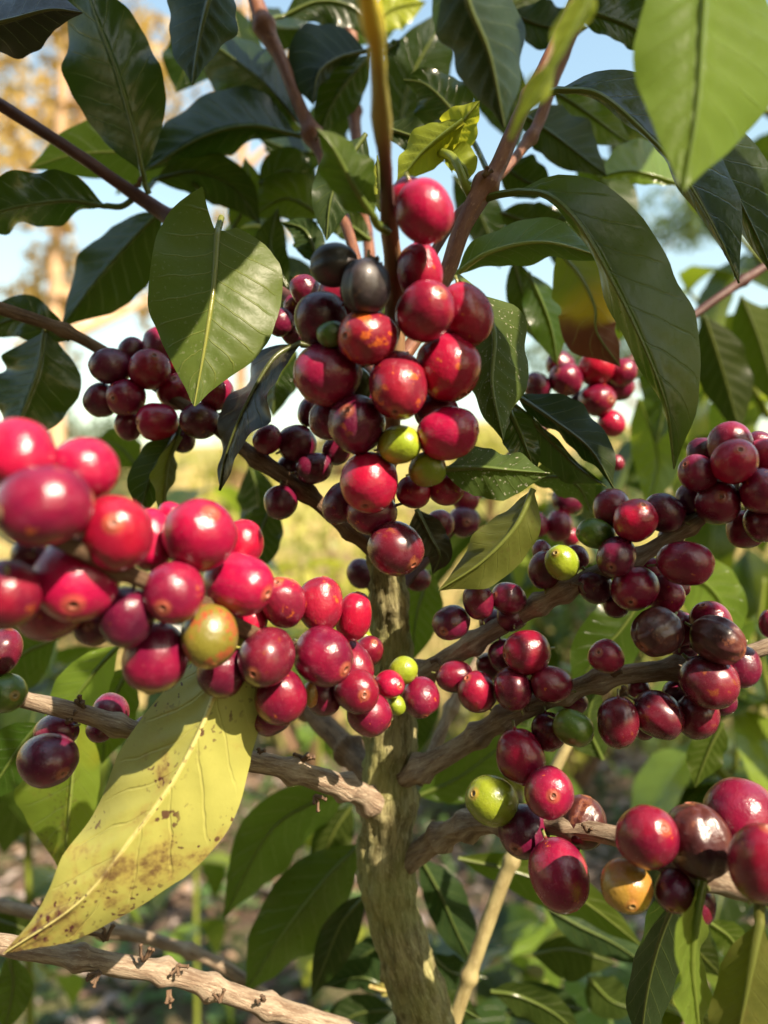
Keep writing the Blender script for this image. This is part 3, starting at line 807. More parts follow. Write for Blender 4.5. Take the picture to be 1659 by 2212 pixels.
cherries(bR2, ramp_d((1080, .252), (1250, .238), (1500, .226), (1650, .22)), [
    (1108, 1487, 39, 42, 0, 'B'), (1190, 1478, 42, 37, 1, 'C'), (1309, 1418, 40, 35, 0, 'C', 1283, 1405), (1420, 1365, 53, 47, 0, 'S', 1378, 1390), (1468, 1358, 30, 36, 3, 'C'), (1535, 1348, 45, 42, 2, 'C'),
    (1550, 1382, 54, 45, 0, 'S', 1592, 1402), (1533, 1472, 54, 55, 0, 'B', 1566, 1512), (1602, 1440, 38, 42, 2, 'D'), (1335, 1560, 40, 50, 0, 'B'), (1422, 1544, 51, 46, 0, 'B', 1468, 1570), (1505, 1545, 44, 46, 1, 'B'),
    (1562, 1515, 28, 28, 4, 'D'), (1390, 1572, 24, 24, 5, 'D'), (1238, 1572, 41, 36, 0, 'G'), (1185, 1580, 34, 38, 1, 'B'), (1124, 1634, 49, 54, 0, 'C'), (1664, 1348, 22, 30, 1, 'D'), (1240, 1515, 28, 26, 4, 'D'), (1460, 1500, 28, 28, 4, 'D'), (1380, 1490, 26, 24, 4, 'C'), (1480, 1400, 26, 26, 4, 'D')])
cherries(bR3, ramp_d((1050, .250), (1200, .232), (1400, .202), (1640, .185)), [
    (1062, 1730, 49, 51, 0, 'L', 1022, 1705), (1186, 1711, 46, 54, 0, 'C', 1183, 1698), (1132, 1795, 50, 50, 0, 'D', 1106, 1814), (1259, 1776, 45, 50, 4, 'S'), (1208, 1889, 58, 69, 0, 'C', 1225, 1948), (1353, 1912, 49, 50, 0, 'O', 1349, 1930),
    (1397, 1808, 58, 68, 0, 'C', 1413, 1764), (1507, 1816, 70, 68, 0, 'S'), (1600, 1762, 73, 70, 1, 'C'), (1642, 1862, 62, 82, 0, 'C'), (1460, 1925, 42, 40, 2, 'D'), (1502, 1952, 38, 42, 3, 'D')])
cherries(bR0, ramp_d((900, .30), (1150, .335), (1330, .345)), [
    (1160, 836, 30, 28, 1, 'D'), (1222, 820, 36, 34, 0, 'C'), (1289, 795, 38, 36, 0, 'R'), (1345, 805, 28, 28, 0, 'C'), (1337, 835, 30, 28, 2, 'C'), (1290, 865, 35, 37, 0, 'C', 1308, 868), (1320, 915, 26, 28, 0, 'R'), (1316, 748, 20, 20, 2, 'R'),
    (1210, 790, 30, 28, 3, 'D'), (1158, 1133, 25, 27, 0, 'C'), (1208, 1137, 28, 32, 0, 'C'), (1232, 1158, 19, 20, 2, 'C'), (1225, 1080, 31, 28, 1, 'D'), (1002, 1127, 33, 32, 0, 'D'), (1005, 1078, 28, 28, 1, 'C'),
    (780, 1240, 28, 31, 1, 'D'), (901, 1250, 30, 25, 0, 'C'), (1333, 1000, 14, 16, 2, 'C')])

# dry stalk tufts at the nodes
for (b, x, y, d, n, sz) in [(bL3, 180, 1528, .233, 6, 30), (bL3, 145, 1560, .231, 5, 30), (bL3, 655, 1640, .263, 6, 34), (bL3, 680, 1720, .262, 7, 36), (bL3, 740, 1700, .272, 4, 24), (bL3, 560, 1625, .256, 4, 22),
                            (bL4, 228, 2030, .262, 7, 40), (bL4, 215, 2100, .256, 7, 36), (bL4, 310, 2075, .258, 6, 36), (bL4, 385, 2085, .262, 5, 34), (bL4, 365, 2140, .262, 6, 34), (bL4, 475, 2165, .262, 4, 24), (bL4, 570, 2160, .27, 4, 20),
                            (bL5, 90, 1960, .355, 5, 30), (bR1, 1255, 1262, .244, 5, 22), (bR1, 945, 1425, .272, 4, 24), (bR2, 1325, 1458, .242, 6, 26), (bR2, 1340, 1500, .24, 4, 30), (bR2, 1140, 1535, .252, 4, 22), (bR2, 1500, 1400, .236, 5, 26),
                            (bR3, 1050, 1760, .262, 4, 20), (bR3, 1270, 1795, .23, 5, 20), (bUR, 1045, 380, .24, 5, 26), (bUL, 298, 402, .292, 4, 18), (bUC1, 690, 290, .322, 4, 18), (stem, 800, 560, .197, 5, 30)]:
    stalks(b, x, y, d, n, sz)

# ------------------------------------------------------------------ leaves of the tree, named by what carries them
def lf(b, *a, **k): return leaf(b, *a, **k)
# upper left
lf(bUL, [(309, 372, .292), (292, 290, .288), (252, 150, .282), (205, 30, .28), (170, -80, .282)], 108, 92, 'dark', tl=.012, tr=.004, under=True, pet=[(322, 418, .295), (312, 395, .294)], wave=.003)
lf(bUL, [(-90, 70, .25), (20, 45, .25), (110, 22, .25), (178, 28, .252)], 70, 78, 'dead', tr=.015, tl=.01, under=True)
lf(bUL, [(225, 444, .30), (140, 432, .296), (10, 452, .29), (-110, 500, .285)], 52, 74, 'dark', tl=.02, under=True, pet=[(290, 428, .297), (262, 446, .299)], wave=.003)
lf(bUL, [(400, 372, .36), (285, 332, .36), (160, 335, .36), (62, 364, .36)], 62, 78, 'mid', tl=.01, under=True, pet=[(440, 420, .35)])
lf(bUC1, [(640, 292, .335), (545, 272, .333), (440, 295, .332), (312, 369, .335)], 45, 88, 'dark', tl=.02, tr=.01, under=True, pet=[(684, 300, .332)], wave=.003)
lf(bUC1, [(642, 262, .345), (570, 180, .345), (480, 110, .35), (400, 60, .355)], 82, 60, 'dark', under=True, tl=.01, tr=.01, pet=[(682, 298, .335)])
lf(bUC1, [(480, -90, .20), (446, 20, .20), (428, 100, .203), (415, 182, .206)], 66, 84, 'gloss', tl=.01, tr=.006, cup=.006)
lf(bUC1, [(440, 60, .40), (405, 140, .40), (380, 200, .40)], 60, 60, 'dark', under=True)
lf(bUL, [(335, 388, .35), (420, 372, .35), (505, 405, .35), (562, 485, .352)], 52, 58, 'dark', tr=.01, pet=[(318, 410, .34)])
lf(bUL, [(350, 455, .34), (285, 520, .338), (205, 612, .335), (132, 708, .335)], 92, 62, 'dark', tl=.012, tr=.01, under=True, pet=[(385, 455, .30)])
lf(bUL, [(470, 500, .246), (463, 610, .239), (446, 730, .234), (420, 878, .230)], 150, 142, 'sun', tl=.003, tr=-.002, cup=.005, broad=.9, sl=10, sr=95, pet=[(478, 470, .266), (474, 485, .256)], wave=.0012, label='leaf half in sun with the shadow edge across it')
lf(bL1, [(98, 715, .30), (84, 800, .297), (55, 880, .295), (20, 960, .292)], 98, 88, 'dark', under=True, tl=.01, tr=.01, pet=[(118, 698, .286)], wave=.003)
lf(bL1, [(150, 735, .31), (80, 705, .312), (30, 690, .315), (-60, 730, .32)], 40, 55, 'dark', under=True)
lf(bL1, [(648, 744, .262), (592, 778, .255), (532, 880, .25), (492, 980, .25), (476, 1060, .252)], 42, 40, 'dead', tl=-.014, tr=.02, under=True, pet=[(690, 748, .264)], wave=.003, label='dark withered hanging leaf')
lf(bL1, [(382, 940, .288), (340, 1000, .285), (316, 1060, .285), (300, 1130, .287)], 34, 48, 'dark', tl=.01, tr=.004, pet=[(390, 915, .29)])
lf(bL1, [(386, 942, .284), (360, 1000, .281), (352, 1070, .281), (345, 1130, .283)], 20, 24, 'olive', tl=.014, tr=-.01)
lf(bL1, [(300, 1010, .42), (250, 960, .42), (200, 960, .42)], 40, 40, 'mid')
lf(bL1, [(590, 1085, .34), (560, 1160, .34), (545, 1250, .34)], 50, 50, 'dark', under=True)
# upper centre
lf(bUC2, [(790, 112, .335), (728, 128, .33), (688, 160, .326), (676, 226, .328)], 22, 92, 'gloss', tr=.012, tl=.01, pet=[(835, 95, .34)], puck=.001)
lf(bUC2, [(800, 118, .35), (750, 175, .348), (710, 240, .348), (690, 300, .35)], 50, 46, 'dark', under=True, tl=.01)
lf(bUC2, [(825, 118, .345), (850, 100, .345), (865, 85, .345)], 16, 16, 'gloss')
lf(bUC1, [(612, 36, .35), (690, 4, .352), (770, 22, .355), (836, 100, .36)], 45, 52, 'dark', under=True, pet=[(578, 55, .34), (590, 40, .345)])
lf(bUC2, [(860, 300, .40), (880, 190, .40), (930, 90, .40), (990, 20, .405)], 70, 78, 'dark', under=True)
lf(bUC2, [(800, 60, .43), (850, 20, .43), (920, 5, .43)], 34, 48, 'lime', under=True)
lf(bUR, [(1010, 288, .30), (965, 225, .302), (918, 182, .304), (872, 172, .306)], 62, 58, 'dark', under=True, tl=.01, pet=[(1060, 385, .255), (1030, 320, .29)], wave=.003)
lf(bUR, [(985, -110, .172), (1010, 10, .174), (1055, 120, .178), (1088, 275, .184)], 90, 84, 'gloss', tl=.012, tr=.006, cup=.008, puck=.0012, label='blurred glossy leaf close to the lens')
lf(bUR, [(945, 333, .262), (985, 290, .256), (1010, 250, .25), (1036, 218, .248)], 48, 40, 'lime', tl=.004, tr=.006, pet=[(1016, 424, .246), (1004, 395, .243), (982, 345, .246), (960, 330, .254)], rib=.0013)
lf(bUR, [(1002, 262, .250), (950, 300, .254), (905, 340, .258), (856, 402, .262)], 42, 46, 'lime', tl=.004, tr=.006)
lf(bUR, [(955, 332, .262), (985, 345, .256), (1005, 365, .254), (1012, 388, .254)], 42, 26, 'lime')
lf(stem, [(806, 468, .186), (765, 405, .180), (722, 325, .176), (686, 280, .175)], 50, 58, 'mid', tl=.006, tr=.006, pet=[(838, 500, .196), (815, 485, .19)])
lf(stem, [(838, 470, .205), (825, 420, .22), (818, 370, .23), (815, 340, .235)], 22, 22, 'lime', pet=[(842, 495, .20)])
lf(bUL, [(790, 292, .285), (745, 360, .282), (715, 430, .28), (705, 520, .28)], 62, 50, 'gloss', puck=.001)
lf(bUL, [(815, 275, .29), (870, 290, .288), (920, 310, .287), (960, 350, .288)], 38, 30, 'gloss')
lf(bUC1, [(560, 400, .38), (620, 370, .38), (690, 400, .385)], 52, 46, 'dark', under=True)
lf(bUC1, [(700, 470, .37), (620, 430, .37), (540, 470, .375)], 46, 60, 'mid', under=True)
lf(bUC1, [(575, 350, .42), (600, 390, .42), (640, 420, .42)], 30, 38, 'lime', under=True)
lf(bUC1, [(620, 620, .36), (585, 540, .36), (600, 450, .36)], 40, 36, 'dark')
lf(bUC1, [(690, 570, .31), (660, 500, .31), (610, 480, .312)], 40, 30, 'gloss')
lf(bUC1, [(500, 500, .38), (540, 420, .38), (530, 340, .38)], 40, 34, 'mid', under=True)
lf(bUC1, [(800, 520, .33), (740, 480, .33), (680, 480, .33)], 34, 34, 'dark')
# upper right
lf(bUR, [(1528, -150, .166), (1516, 40, .162), (1503, 230, .158), (1474, 414, .156)], 178, 142, 'lite', tl=.010, tr=.001, cup=.002, puck=.0012, wave=.001, label='large blurred pale green leaf close to the lens')
lf(bUR, [(1300, -70, .140), (1228, 70, .141), (1160, 190, .143), (1098, 300, .146)], 24, 26, 'lime', tl=.012, tr=-.01)
lf(bUR, [(1205, 196, .236), (1290, 205, .232), (1370, 268, .230), (1470, 375, .230), (1550, 510, .232), (1596, 612, .236)], 112, 14, 'dark', tl=.012, tr=.012, under=True, pet=[(1142, 222, .248), (1170, 203, .242)], wave=.002)
lf(bUR, [(1440, 190, .255), (1530, 320, .255), (1612, 470, .258), (1672, 600, .262)], 92, 40, 'dark', under=True, tl=.01)
lf(bUR, [(1122, 414, .238), (1186, 424, .232), (1252, 486, .226), (1318, 600, .222), (1385, 735, .222), (1440, 880, .224), (1456, 1012, .228)], 138, 26, 'mid', tl=.006, tr=.012, under=True, pet=[(1046, 430, .244), (1080, 420, .241)], wave=.002, label='long arching leaf on the right, seen from below')
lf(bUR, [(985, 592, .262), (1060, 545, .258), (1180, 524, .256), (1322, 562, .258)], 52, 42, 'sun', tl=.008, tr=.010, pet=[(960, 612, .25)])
lf(bUR2, [(1120, 245, .32), (1190, 290, .32), (1250, 335, .322), (1310, 380, .325)], 70, 50, 'dark', tl=.01)
lf(bUR2, [(1195, 198, .34), (1262, 242, .34), (1320, 285, .342), (1372, 320, .345)], 44, 46, 'mid', under=True)
lf(bUR2, [(1462, 398, .335), (1400, 378, .333), (1350, 372, .333), (1290, 385, .335)], 22, 72, 'lite', under=True, tr=.01)
lf(bUR2, [(1080, 350, .34), (1130, 390, .34), (1200, 410, .345)], 60, 40, 'dark')
lf(bUR2, [(1080, 460, .36), (1150, 480, .36), (1230, 470, .36)], 45, 40, 'dark')
lf(bUR2, [(1100, 30, .33), (1180, 60, .33), (1270, 60, .33)], 60, 46, 'gloss', puck=.001)
lf(bUR2, [(1230, 20, .30), (1310, 40, .298), (1390, 80, .298), (1440, 160, .30)], 66, 40, 'dark', under=True)
lf(bUR2, [(1040, 40, .42), (1110, 10, .42), (1180, -30, .42)], 50, 60, 'dark')
lf(bUR2, [(1140, 590, .34), (1172, 660, .338), (1192, 720, .338), (1203, 790, .34)], 40, 44, 'mid', under=True, tl=.01)
lf(bUR2, [(1110, 560, .36), (1130, 640, .36), (1160, 740, .362)], 36, 36, 'dark')
lf(bUR2, [(1205, 540, .305), (1255, 600, .300), (1285, 665, .298), (1290, 720, .30), (1340, 792, .302)], 60, 84, 'brown', tl=.006, tr=.012, wave=.004, label='leaf with a yellow band and a dried brown tip')
lf(bUR2, [(1265, 555, .35), (1320, 620, .35), (1340, 720, .352)], 40, 50, 'mid', under=True)
lf(bUR2, [(1370, 640, .36), (1400, 740, .36), (1370, 820, .36)], 60, 44, 'dark')
lf(bUR, [(1030, 632, .228), (1066, 720, .224), (1062, 830, .222), (1086, 950, .222)], 82, 62, 'dust', tl=.012, tr=.008, cup=.004, pet=[(990, 600, .235)], wave=.0022, label='dusty leaf behind the central fruit')
lf(stem, [(955, 1016, .222), (1030, 1012, .219), (1105, 1018, .219), (1186, 1024, .222)], 46, 66, 'dust', tl=.012, tr=.002, pet=[(900, 1000, .236)])
lf(bR0, [(1152, 1058, .240), (1112, 1140, .238), (1040, 1215, .238), (948, 1276, .24)], 62, 52, 'olive', under=True, tl=.004, tr=.01)
lf(bR0, [(1112, 852, .262), (1190, 905, .258), (1272, 968, .256), (1326, 1056, .258)], 62, 24, 'gloss', tl=.008, tr=.008, puck=.001)
lf(bR0, [(1100, 862, .264), (1170, 930, .262), (1240, 1000, .262), (1310, 1050, .264)], 10, 56, 'dark', tr=.012, under=True)
lf(bR0, [(1140, 1036, .285), (1200, 1028, .283), (1250, 1050, .283), (1278, 1108, .285)], 42, 40, 'dust', tr=.01)
lf(bR0, [(1092, 870, .25), (1120, 930, .248), (1140, 980, .248), (1158, 1030, .25)], 36, 40, 'dark', under=True)
lf(bR0, [(900, 1100, .27), (930, 1160, .268), (950, 1200, .268), (935, 1240, .27)], 36, 50, 'dead', under=True)
lf(bR0, [(930, 1230, .34), (900, 1330, .34), (890, 1430, .345)], 54, 50, 'mid', under=True)
# lower left
lf(bL2, [(520, 1350, .216), (480, 1455, .213), (436, 1570, .210), (372, 1690, .207), (285, 1810, .204), (175, 1945, .203), (10, 2058, .206)], 150, 126, 'yellow', tl=.006, tr=.008, cup=.003, under=True, wave=.0026, broad=.35, rib=.0009, n=60, m=14, label='yellow leaf with dark spots and a browned tip')
lf(bL3, [(165, 1540, .30), (160, 1650, .30), (150, 1760, .30), (138, 1890, .302)], 62, 118, 'turn', tl=.01, tr=.01, under=True)
lf(bL3, [(255, 1395, .30), (205, 1450, .298), (150, 1530, .298), (100, 1640, .30)], 56, 56, 'lite', under=True, tl=.01)
lf(bL3, [(280, 1440, .33), (240, 1530, .33), (220, 1650, .33)], 60, 60, 'mid', under=True)
lf(bL3, [(90, 1560, .28), (40, 1620, .28), (-40, 1740, .28)], 50, 64, 'mid', under=True)
lf(bL3, [(120, 1380, .34), (40, 1420, .34), (-40, 1500, .34)], 70, 70, 'mid', under=True)
lf(bL3, [(60, 1330, .36), (20, 1400, .36), (-20, 1480, .36)], 50, 50, 'lite', under=True)
lf(bL3, [(20, 2060, .33), (30, 2130, .33), (10, 2230, .33)], 40, 40, 'mid', under=True)
lf(bL3, [(-20, 1980, .40), (60, 2010, .40), (110, 2060, .40)], 40, 44, 'dark')
lf(bBk, [(768, 1690, .37), (680, 1730, .37), (580, 1800, .37), (482, 1985, .375)], 74, 62, 'mid', under=True, tl=.02, wave=.003)
lf(bBk, [(778, 1822, .36), (700, 1900, .36), (608, 2020, .36), (528, 2146, .365)], 82, 78, 'mid', under=True, tl=.015, tr=.005, wave=.003)
lf(bBk, [(792, 1930, .35), (740, 1990, .35), (705, 2070, .352), (672, 2155, .355)], 48, 34, 'dark', under=True)
lf(bBk, [(760, 1740, .41), (720, 1800, .41), (680, 1900, .412)], 46, 40, 'dark')
lf(bBk, [(850, 2140, .38), (780, 2110, .38), (700, 2130, .382)], 30, 44, 'gloss')
lf(bBk, [(850, 2180, .42), (770, 2190, .42), (690, 2240, .42)], 44, 44, 'gloss')
lf(bBk, [(840, 2030, .40), (790, 2060, .40), (720, 2110, .40)], 36, 30, 'gloss')
lf(bBk, [(800, 2130, .355), (830, 2138, .352), (870, 2136, .35)], 16, 12, 'yellow')
# lower right
lf(bR2b, [(900, 1720, .38), (990, 1680, .38), (1090, 1610, .382), (1180, 1580, .385)], 62, 60, 'mid', under=True)
lf(bR2b, [(940, 1480, .40), (900, 1560, .40), (900, 1640, .40)], 40, 44, 'dark')
lf(bR1, [(1400, 1270, .32), (1340, 1360, .318), (1285, 1420, .318), (1240, 1500, .32)], 70, 72, 'mid', under=True, tl=.01)
lf(bR1, [(1440, 1230, .345), (1520, 1260, .343), (1565, 1320, .343), (1585, 1400, .345)], 62, 70, 'lite', under=True)
lf(bR2, [(1300, 1640, .34), (1270, 1560, .34), (1290, 1480, .342)], 50, 50, 'dark')
lf(bR2, [(1560, 1560, .33), (1530, 1620, .33), (1500, 1700, .33)], 40, 44, 'mid')
lf(bR3, [(990, 1852, .345), (1110, 1880, .343), (1240, 1932, .343), (1392, 2046, .346)], 46, 52, 'mid', tr=.01, wave=.002)
lf(bR3, [(1180, 1960, .37), (1250, 2000, .37), (1330, 2040, .372), (1400, 2090, .375)], 66, 40, 'gloss', tl=.012)
lf(bR3, [(1150, 2060, .40), (1230, 2050, .40), (1330, 2080, .40)], 30, 70, 'dark')
lf(bR3, [(1500, 1885, .214), (1452, 1960, .228), (1416, 2060, .236), (1392, 2180, .240), (1384, 2300, .244)], 66, 46, 'gloss', tl=.008, tr=.014, cup=.004, puck=.0009, pet=[(1520, 1880, .206)])
lf(bR3, [(1512, 1905, .203), (1498, 1990, .2), (1490, 2080, .2), (1500, 2180, .202), (1515, 2330, .206)], 34, 34, 'lite', tl=.012, tr=-.014, pet=[(1520, 1862, .206), (1518, 1885, .204)], rib=.0016)
lf(bR3, [(1640, 1990, .200), (1622, 2080, .198), (1598, 2200, .198), (1570, 2340, .2)], 78, 70, 'olive', under=True, tl=.006, tr=.006, pet=[(1632, 1915, .203), (1640, 1950, .201)], rib=.0013)
lf(bR4, [(905, 1850, .37), (950, 1930, .368), (985, 2010, .368), (1030, 2100, .37)], 52, 40, 'gloss', tl=.01)
lf(bR4, [(930, 2060, .38), (980, 2100, .38), (1050, 2110, .382)], 34, 40, 'gloss')
lf(bR4, [(1060, 2140, .36), (1120, 2150, .358), (1200, 2190, .36), (1260, 2250, .36)], 36, 44, 'dark')
lf(bR4, [(1090, 2190, .42), (1160, 2160, .42), (1260, 2180, .42)], 40, 60, 'gloss')
lf(bR4, [(1270, 2110, .40), (1320, 2160, .40), (1380, 2180, .40)], 46, 46, 'dark')
lf(bR4, [(1430, 2000, .35), (1500, 2050, .35), (1560, 2110, .35)], 40, 46, 'dark')
lf(bR4, [(1530, 1990, .33), (1580, 2030, .33), (1610, 2100, .33)], 34, 34, 'mid')
lf(bR4, [(910, 2210, .34), (970, 2170, .34), (1040, 2200, .34)], 30, 40, 'dark')

# leaves filling the crown behind the stems
for (b, pts, wl, wr, m, un) in [
    (bUC1, [(560, 250, .44), (620, 300, .44), (640, 400, .445)], 50, 52, 'dark', 1), (bUC1, [(720, 320, .42), (650, 330, .42), (560, 300, .42)], 40, 44, 'dark', 1),
    (bUC2, [(760, 200, .46), (700, 280, .46), (660, 380, .46)], 52, 46, 'dark', 1), (bUC2, [(830, 120, .47), (900, 220, .47), (960, 330, .47)], 60, 56, 'dark', 1),
    (bUC2, [(860, 30, .48), (800, 60, .48), (700, 50, .48)], 40, 46, 'mid', 1), (bUC1, [(540, 20, .46), (600, 60, .46), (690, 60, .46)], 40, 46, 'dark', 1),
    (bUC1, [(500, 10, .5), (520, 120, .5), (500, 220, .5)], 46, 46, 'mid', 1), (bUR2, [(980, 380, .42), (1040, 470, .42), (1080, 580, .42)], 50, 46, 'dark', 1),
    (bUL, [(560, 560, .44), (620, 620, .44), (640, 720, .44)], 50, 50, 'dark', 1), (bUL, [(700, 640, .40), (620, 600, .40), (540, 620, .40)], 40, 44, 'dark', 0),
    (bUL, [(640, 760, .36), (600, 820, .36), (590, 900, .36)], 44, 44, 'dark', 1), (bUC1, [(620, 520, .43), (560, 490, .43), (480, 500, .43)], 34, 44, 'mid', 1),
    (bUR2, [(1000, 120, .45), (1080, 200, .45), (1120, 320, .45)], 60, 60, 'dark', 1), (bUR2, [(1240, 330, .44), (1320, 420, .44), (1360, 540, .44)], 56, 52, 'mid', 1),
    (bUR2, [(1330, 20, .40), (1420, 60, .40), (1500, 150, .40)], 60, 60, 'gloss', 0), (bUR2, [(1440, 330, .42), (1540, 420, .42), (1580, 560, .42)], 50, 56, 'mid', 1),
    (bUR, [(1140, 440, .42), (1220, 520, .42), (1250, 640, .42)], 50, 46, 'dark', 1), (bUL, [(420, 300, .46), (340, 340, .46), (250, 420, .46)], 44, 44, 'mid', 1),
    (bR0, [(1400, 700, .44), (1440, 820, .44), (1420, 960, .44)], 56, 60, 'mid', 1), (bR0, [(1520, 680, .42), (1560, 800, .42), (1600, 940, .42)], 62, 54, 'dark', 0),
    (bR0, [(1600, 640, .46), (1640, 740, .46), (1680, 880, .46)], 56, 60, 'mid', 0), (bR0, [(1380, 860, .46), (1420, 980, .46), (1400, 1100, .46)], 56, 56, 'lite', 1),
    (bL1, [(540, 1000, .40), (560, 1090, .40), (540, 1200, .40)], 40, 46, 'dark', 1), (bR0, [(860, 640, .45), (800, 700, .45), (720, 700, .45)], 50, 50, 'dark', 1)]:
    lf(b, pts, wl, wr, m, under=bool(un), tl=.012 * (LEAFN % 3 - 1), tr=.01)

# ------------------------------------------------------------------ other plants behind
def plain_leaf_mesh(name, L, Wd, droop, mat, n=14, m=4, seed=0):
    """leaf lying along +Y from the origin, arched; used for shared copies"""
    rs = random.Random(seed)
    V, UV, F = [], [], []
    for i in range(n + 1):
        u = i / n
        f = float(np.interp(u, PU, PW))
        a = droop * u
        yy = L * (math.sin(a) / droop if droop else u); zz = -L * ((1 - math.cos(a)) / droop if droop else 0)
        for j in range(-m, m + 1):
            v = j / m
            wv = 0.05 * Wd * math.sin(u * 22 + v * 2 + seed) * abs(v) ** 2
            tri = abs(((u * 9 - 1.7 * abs(v)) % 1) - .5) * 2
            V.append((v * f * Wd, yy + (0.0), zz + abs(v) * f * Wd * 0.28 + wv - (1 - tri) ** 2 * 0.012 * Wd))
            UV.append((u, (v + 1) / 2))
    c = 2 * m + 1
    for i in range(n):
        for j in range(2 * m):
            F.append((i * c + j, i * c + j + 1, (i + 1) * c + j + 1, (i + 1) * c + j))
    me = bpy.data.meshes.new(name)
    me.from_pydata(V, [], F)
    lay = me.uv_layers.new(name='UVMap')
    idx = np.empty(len(me.loops), dtype=np.int32); me.loops.foreach_get('vertex_index', idx)
    lay.data.foreach_set('uv', np.asarray(UV, dtype=np.float32)[idx].ravel())
    me.materials.append(LM[mat])
    me.polygons.foreach_set('use_smooth', np.ones(len(me.polygons), dtype=bool))
    return me

BL = {k: [plain_leaf_mesh('bush_leaf', 0.125, 0.028, 0.9 + 0.35 * i, k, seed=i) for i in range(3)] for k in ('dark', 'mid', 'lite', 'lime', 'gloss')}

def coffee_bush(label, base, stems, seed, mix=('dark', 'mid', 'lite'), pitch=0.05, group='blurred coffee bushes behind'):
    """upright or leaning stems (world rows) with leaf pairs hanging from their nodes"""
    rs = random.Random(seed)
    root = empty('coffee_bush', base, label, 'coffee bush', group)
    for rows in stems:
        D = catmull(rows, 40)
        P = D[:, :3]
        rad = np.linspace(0.0045, 0.0015, 41)
        V, F, UV = tube_world(P, rad, 8, 0.05, 80)
        st = mesh_obj('stem', V, F, BK['green'], root, tuple(P[0]), UV)
        s = np.concatenate([[0], np.cumsum(np.linalg.norm(np.diff(P, axis=0), axis=1))])
        k = 0
        q = s[-1] * 0.12
        while q < s[-1]:
            i = int(np.searchsorted(s, q)); i = min(i, 39)
            T = Vector(P[min(i + 1, 40)] - P[i]).normalized()
            side0 = T.cross(Vector((0, 0, 1)) if abs(T.z) < .8 else Vector((0, 1, 0))).normalized()
            side0 = Quaternion(T, (k % 2) * 1.4 + rs.uniform(-.3, .3)) @ side0
            for sg in (1, -1):
                dr = (side0 * sg + T * rs.uniform(.1, .5) + Vector((0, 0, rs.uniform(-.5, .1)))).normalized()
                up = (Vector((0, 0, 1)) + Vector((rs.uniform(-.4, .4), rs.uniform(-.4, .4), 0))).normalized()
                x = dr.cross(up).normalized(); z = x.cross(dr)
                o = bpy.data.objects.new('leaf', rs.choice(BL[rs.choice(mix)]))
                sc = rs.uniform(.75, 1.2)
                link(o, st)
                o.matrix_local = Matrix.Translation(Vector(P[i]) - WORLD[st.name]) @ Matrix((x, dr, z)).transposed().to_4x4() @ Matrix.Diagonal((sc, sc, sc, 1))
            q += pitch * rs.uniform(.8, 1.2); k += 1
    return root

def wrow(*pts): return [tuple(at(*p)) for p in pts]

coffee_bush('blurred coffee bush behind the upper right branches', (0.40, 0.85, 0), [
    [(0.40, 0.85, 0.0)] + wrow((1640, 1500, .85), (1600, 1100, .8), (1560, 700, .78)),
    wrow((1650, 1150, .75), (1500, 980, .68), (1380, 900, .64)),
    wrow((1660, 900, .70), (1560, 720, .66), (1480, 620, .66)),
    wrow((1760, 700, .6), (1640, 560, .58), (1560, 470, .58)),
    wrow((1740, 300, .7), (1560, 180, .68), (1400, 130, .68))], 3, ('dark', 'mid', 'mid', 'lite'), 0.06)
coffee_bush('low coffee bush at the lower right with green stalks', (0.27, 0.62, 0), [
    [(0.27, 0.62, 0.0)] + wrow((1570, 1900, .60), (1590, 1640, .57), (1600, 1480, .56)),
    wrow((1600, 1720, .57), (1500, 1590, .54), (1450, 1450, .53)),
    wrow((1680, 1560, .56), (1640, 1400, .56), (1650, 1250, .56)),
    wrow((1585, 2240, .55), (1400, 2130, .54), (1240, 2060, .54))], 8, ('mid', 'lite', 'dark'), 0.055)
coffee_bush('dark coffee bush low behind the trunk', (0.02, 0.75, 0), [
    [(0.02, 0.75, 0.0)] + wrow((960, 2330, .66), (930, 2150, .62), (880, 2040, .6)),
    wrow((1020, 2330, .6), (1080, 2200, .56), (1180, 2120, .54)),
    wrow((900, 2330, .6), (800, 2230, .58), (700, 2190, .58))], 12, ('gloss', 'dark', 'mid'), 0.05)
coffee_bush('leafy coffee bush behind the left branches', (-0.33, 0.75, 0), [
    [(-0.33, 0.75, 0.0)] + wrow((60, 1800, .72), (40, 1500, .66), (60, 1330, .63)),
    wrow((-60, 1640, .6), (60, 1500, .56), (190, 1420, .55))], 15, ('mid', 'lite', 'mid'), 0.055)

coffee_bush('coffee bush behind the middle right cherries', (0.20, 0.95, 0), [
    [(0.20, 0.95, 0.0)] + wrow((1180, 1600, .92), (1160, 1250, .88), (1180, 1000, .86)),
    wrow((1160, 1350, .85), (1080, 1180, .82), (1020, 1080, .80)),
    wrow((1170, 1250, .85), (1280, 1100, .80), (1330, 1000, .78))], 19, ('dark', 'mid', 'mid', 'lite'), 0.06)

coffee_bush('small blurred coffee bush below the far left cluster', (-0.27, 1.12, 0), [
    [(-0.27, 1.12, 0.0)] + wrow((420, 1500, 1.1), (430, 1200, 1.08), (450, 1010, 1.06))], 27, ('mid', 'lite', 'gloss'), 0.07)
coffee_bush('blurred coffee bush between the left fruit and the trunk', (-0.13, 1.45, 0), [
    [(-0.13, 1.45, 0.0)] + wrow((690, 1600, 1.42), (670, 1350, 1.4), (640, 1180, 1.38))], 29, ('lite', 'lime', 'mid'), 0.07)

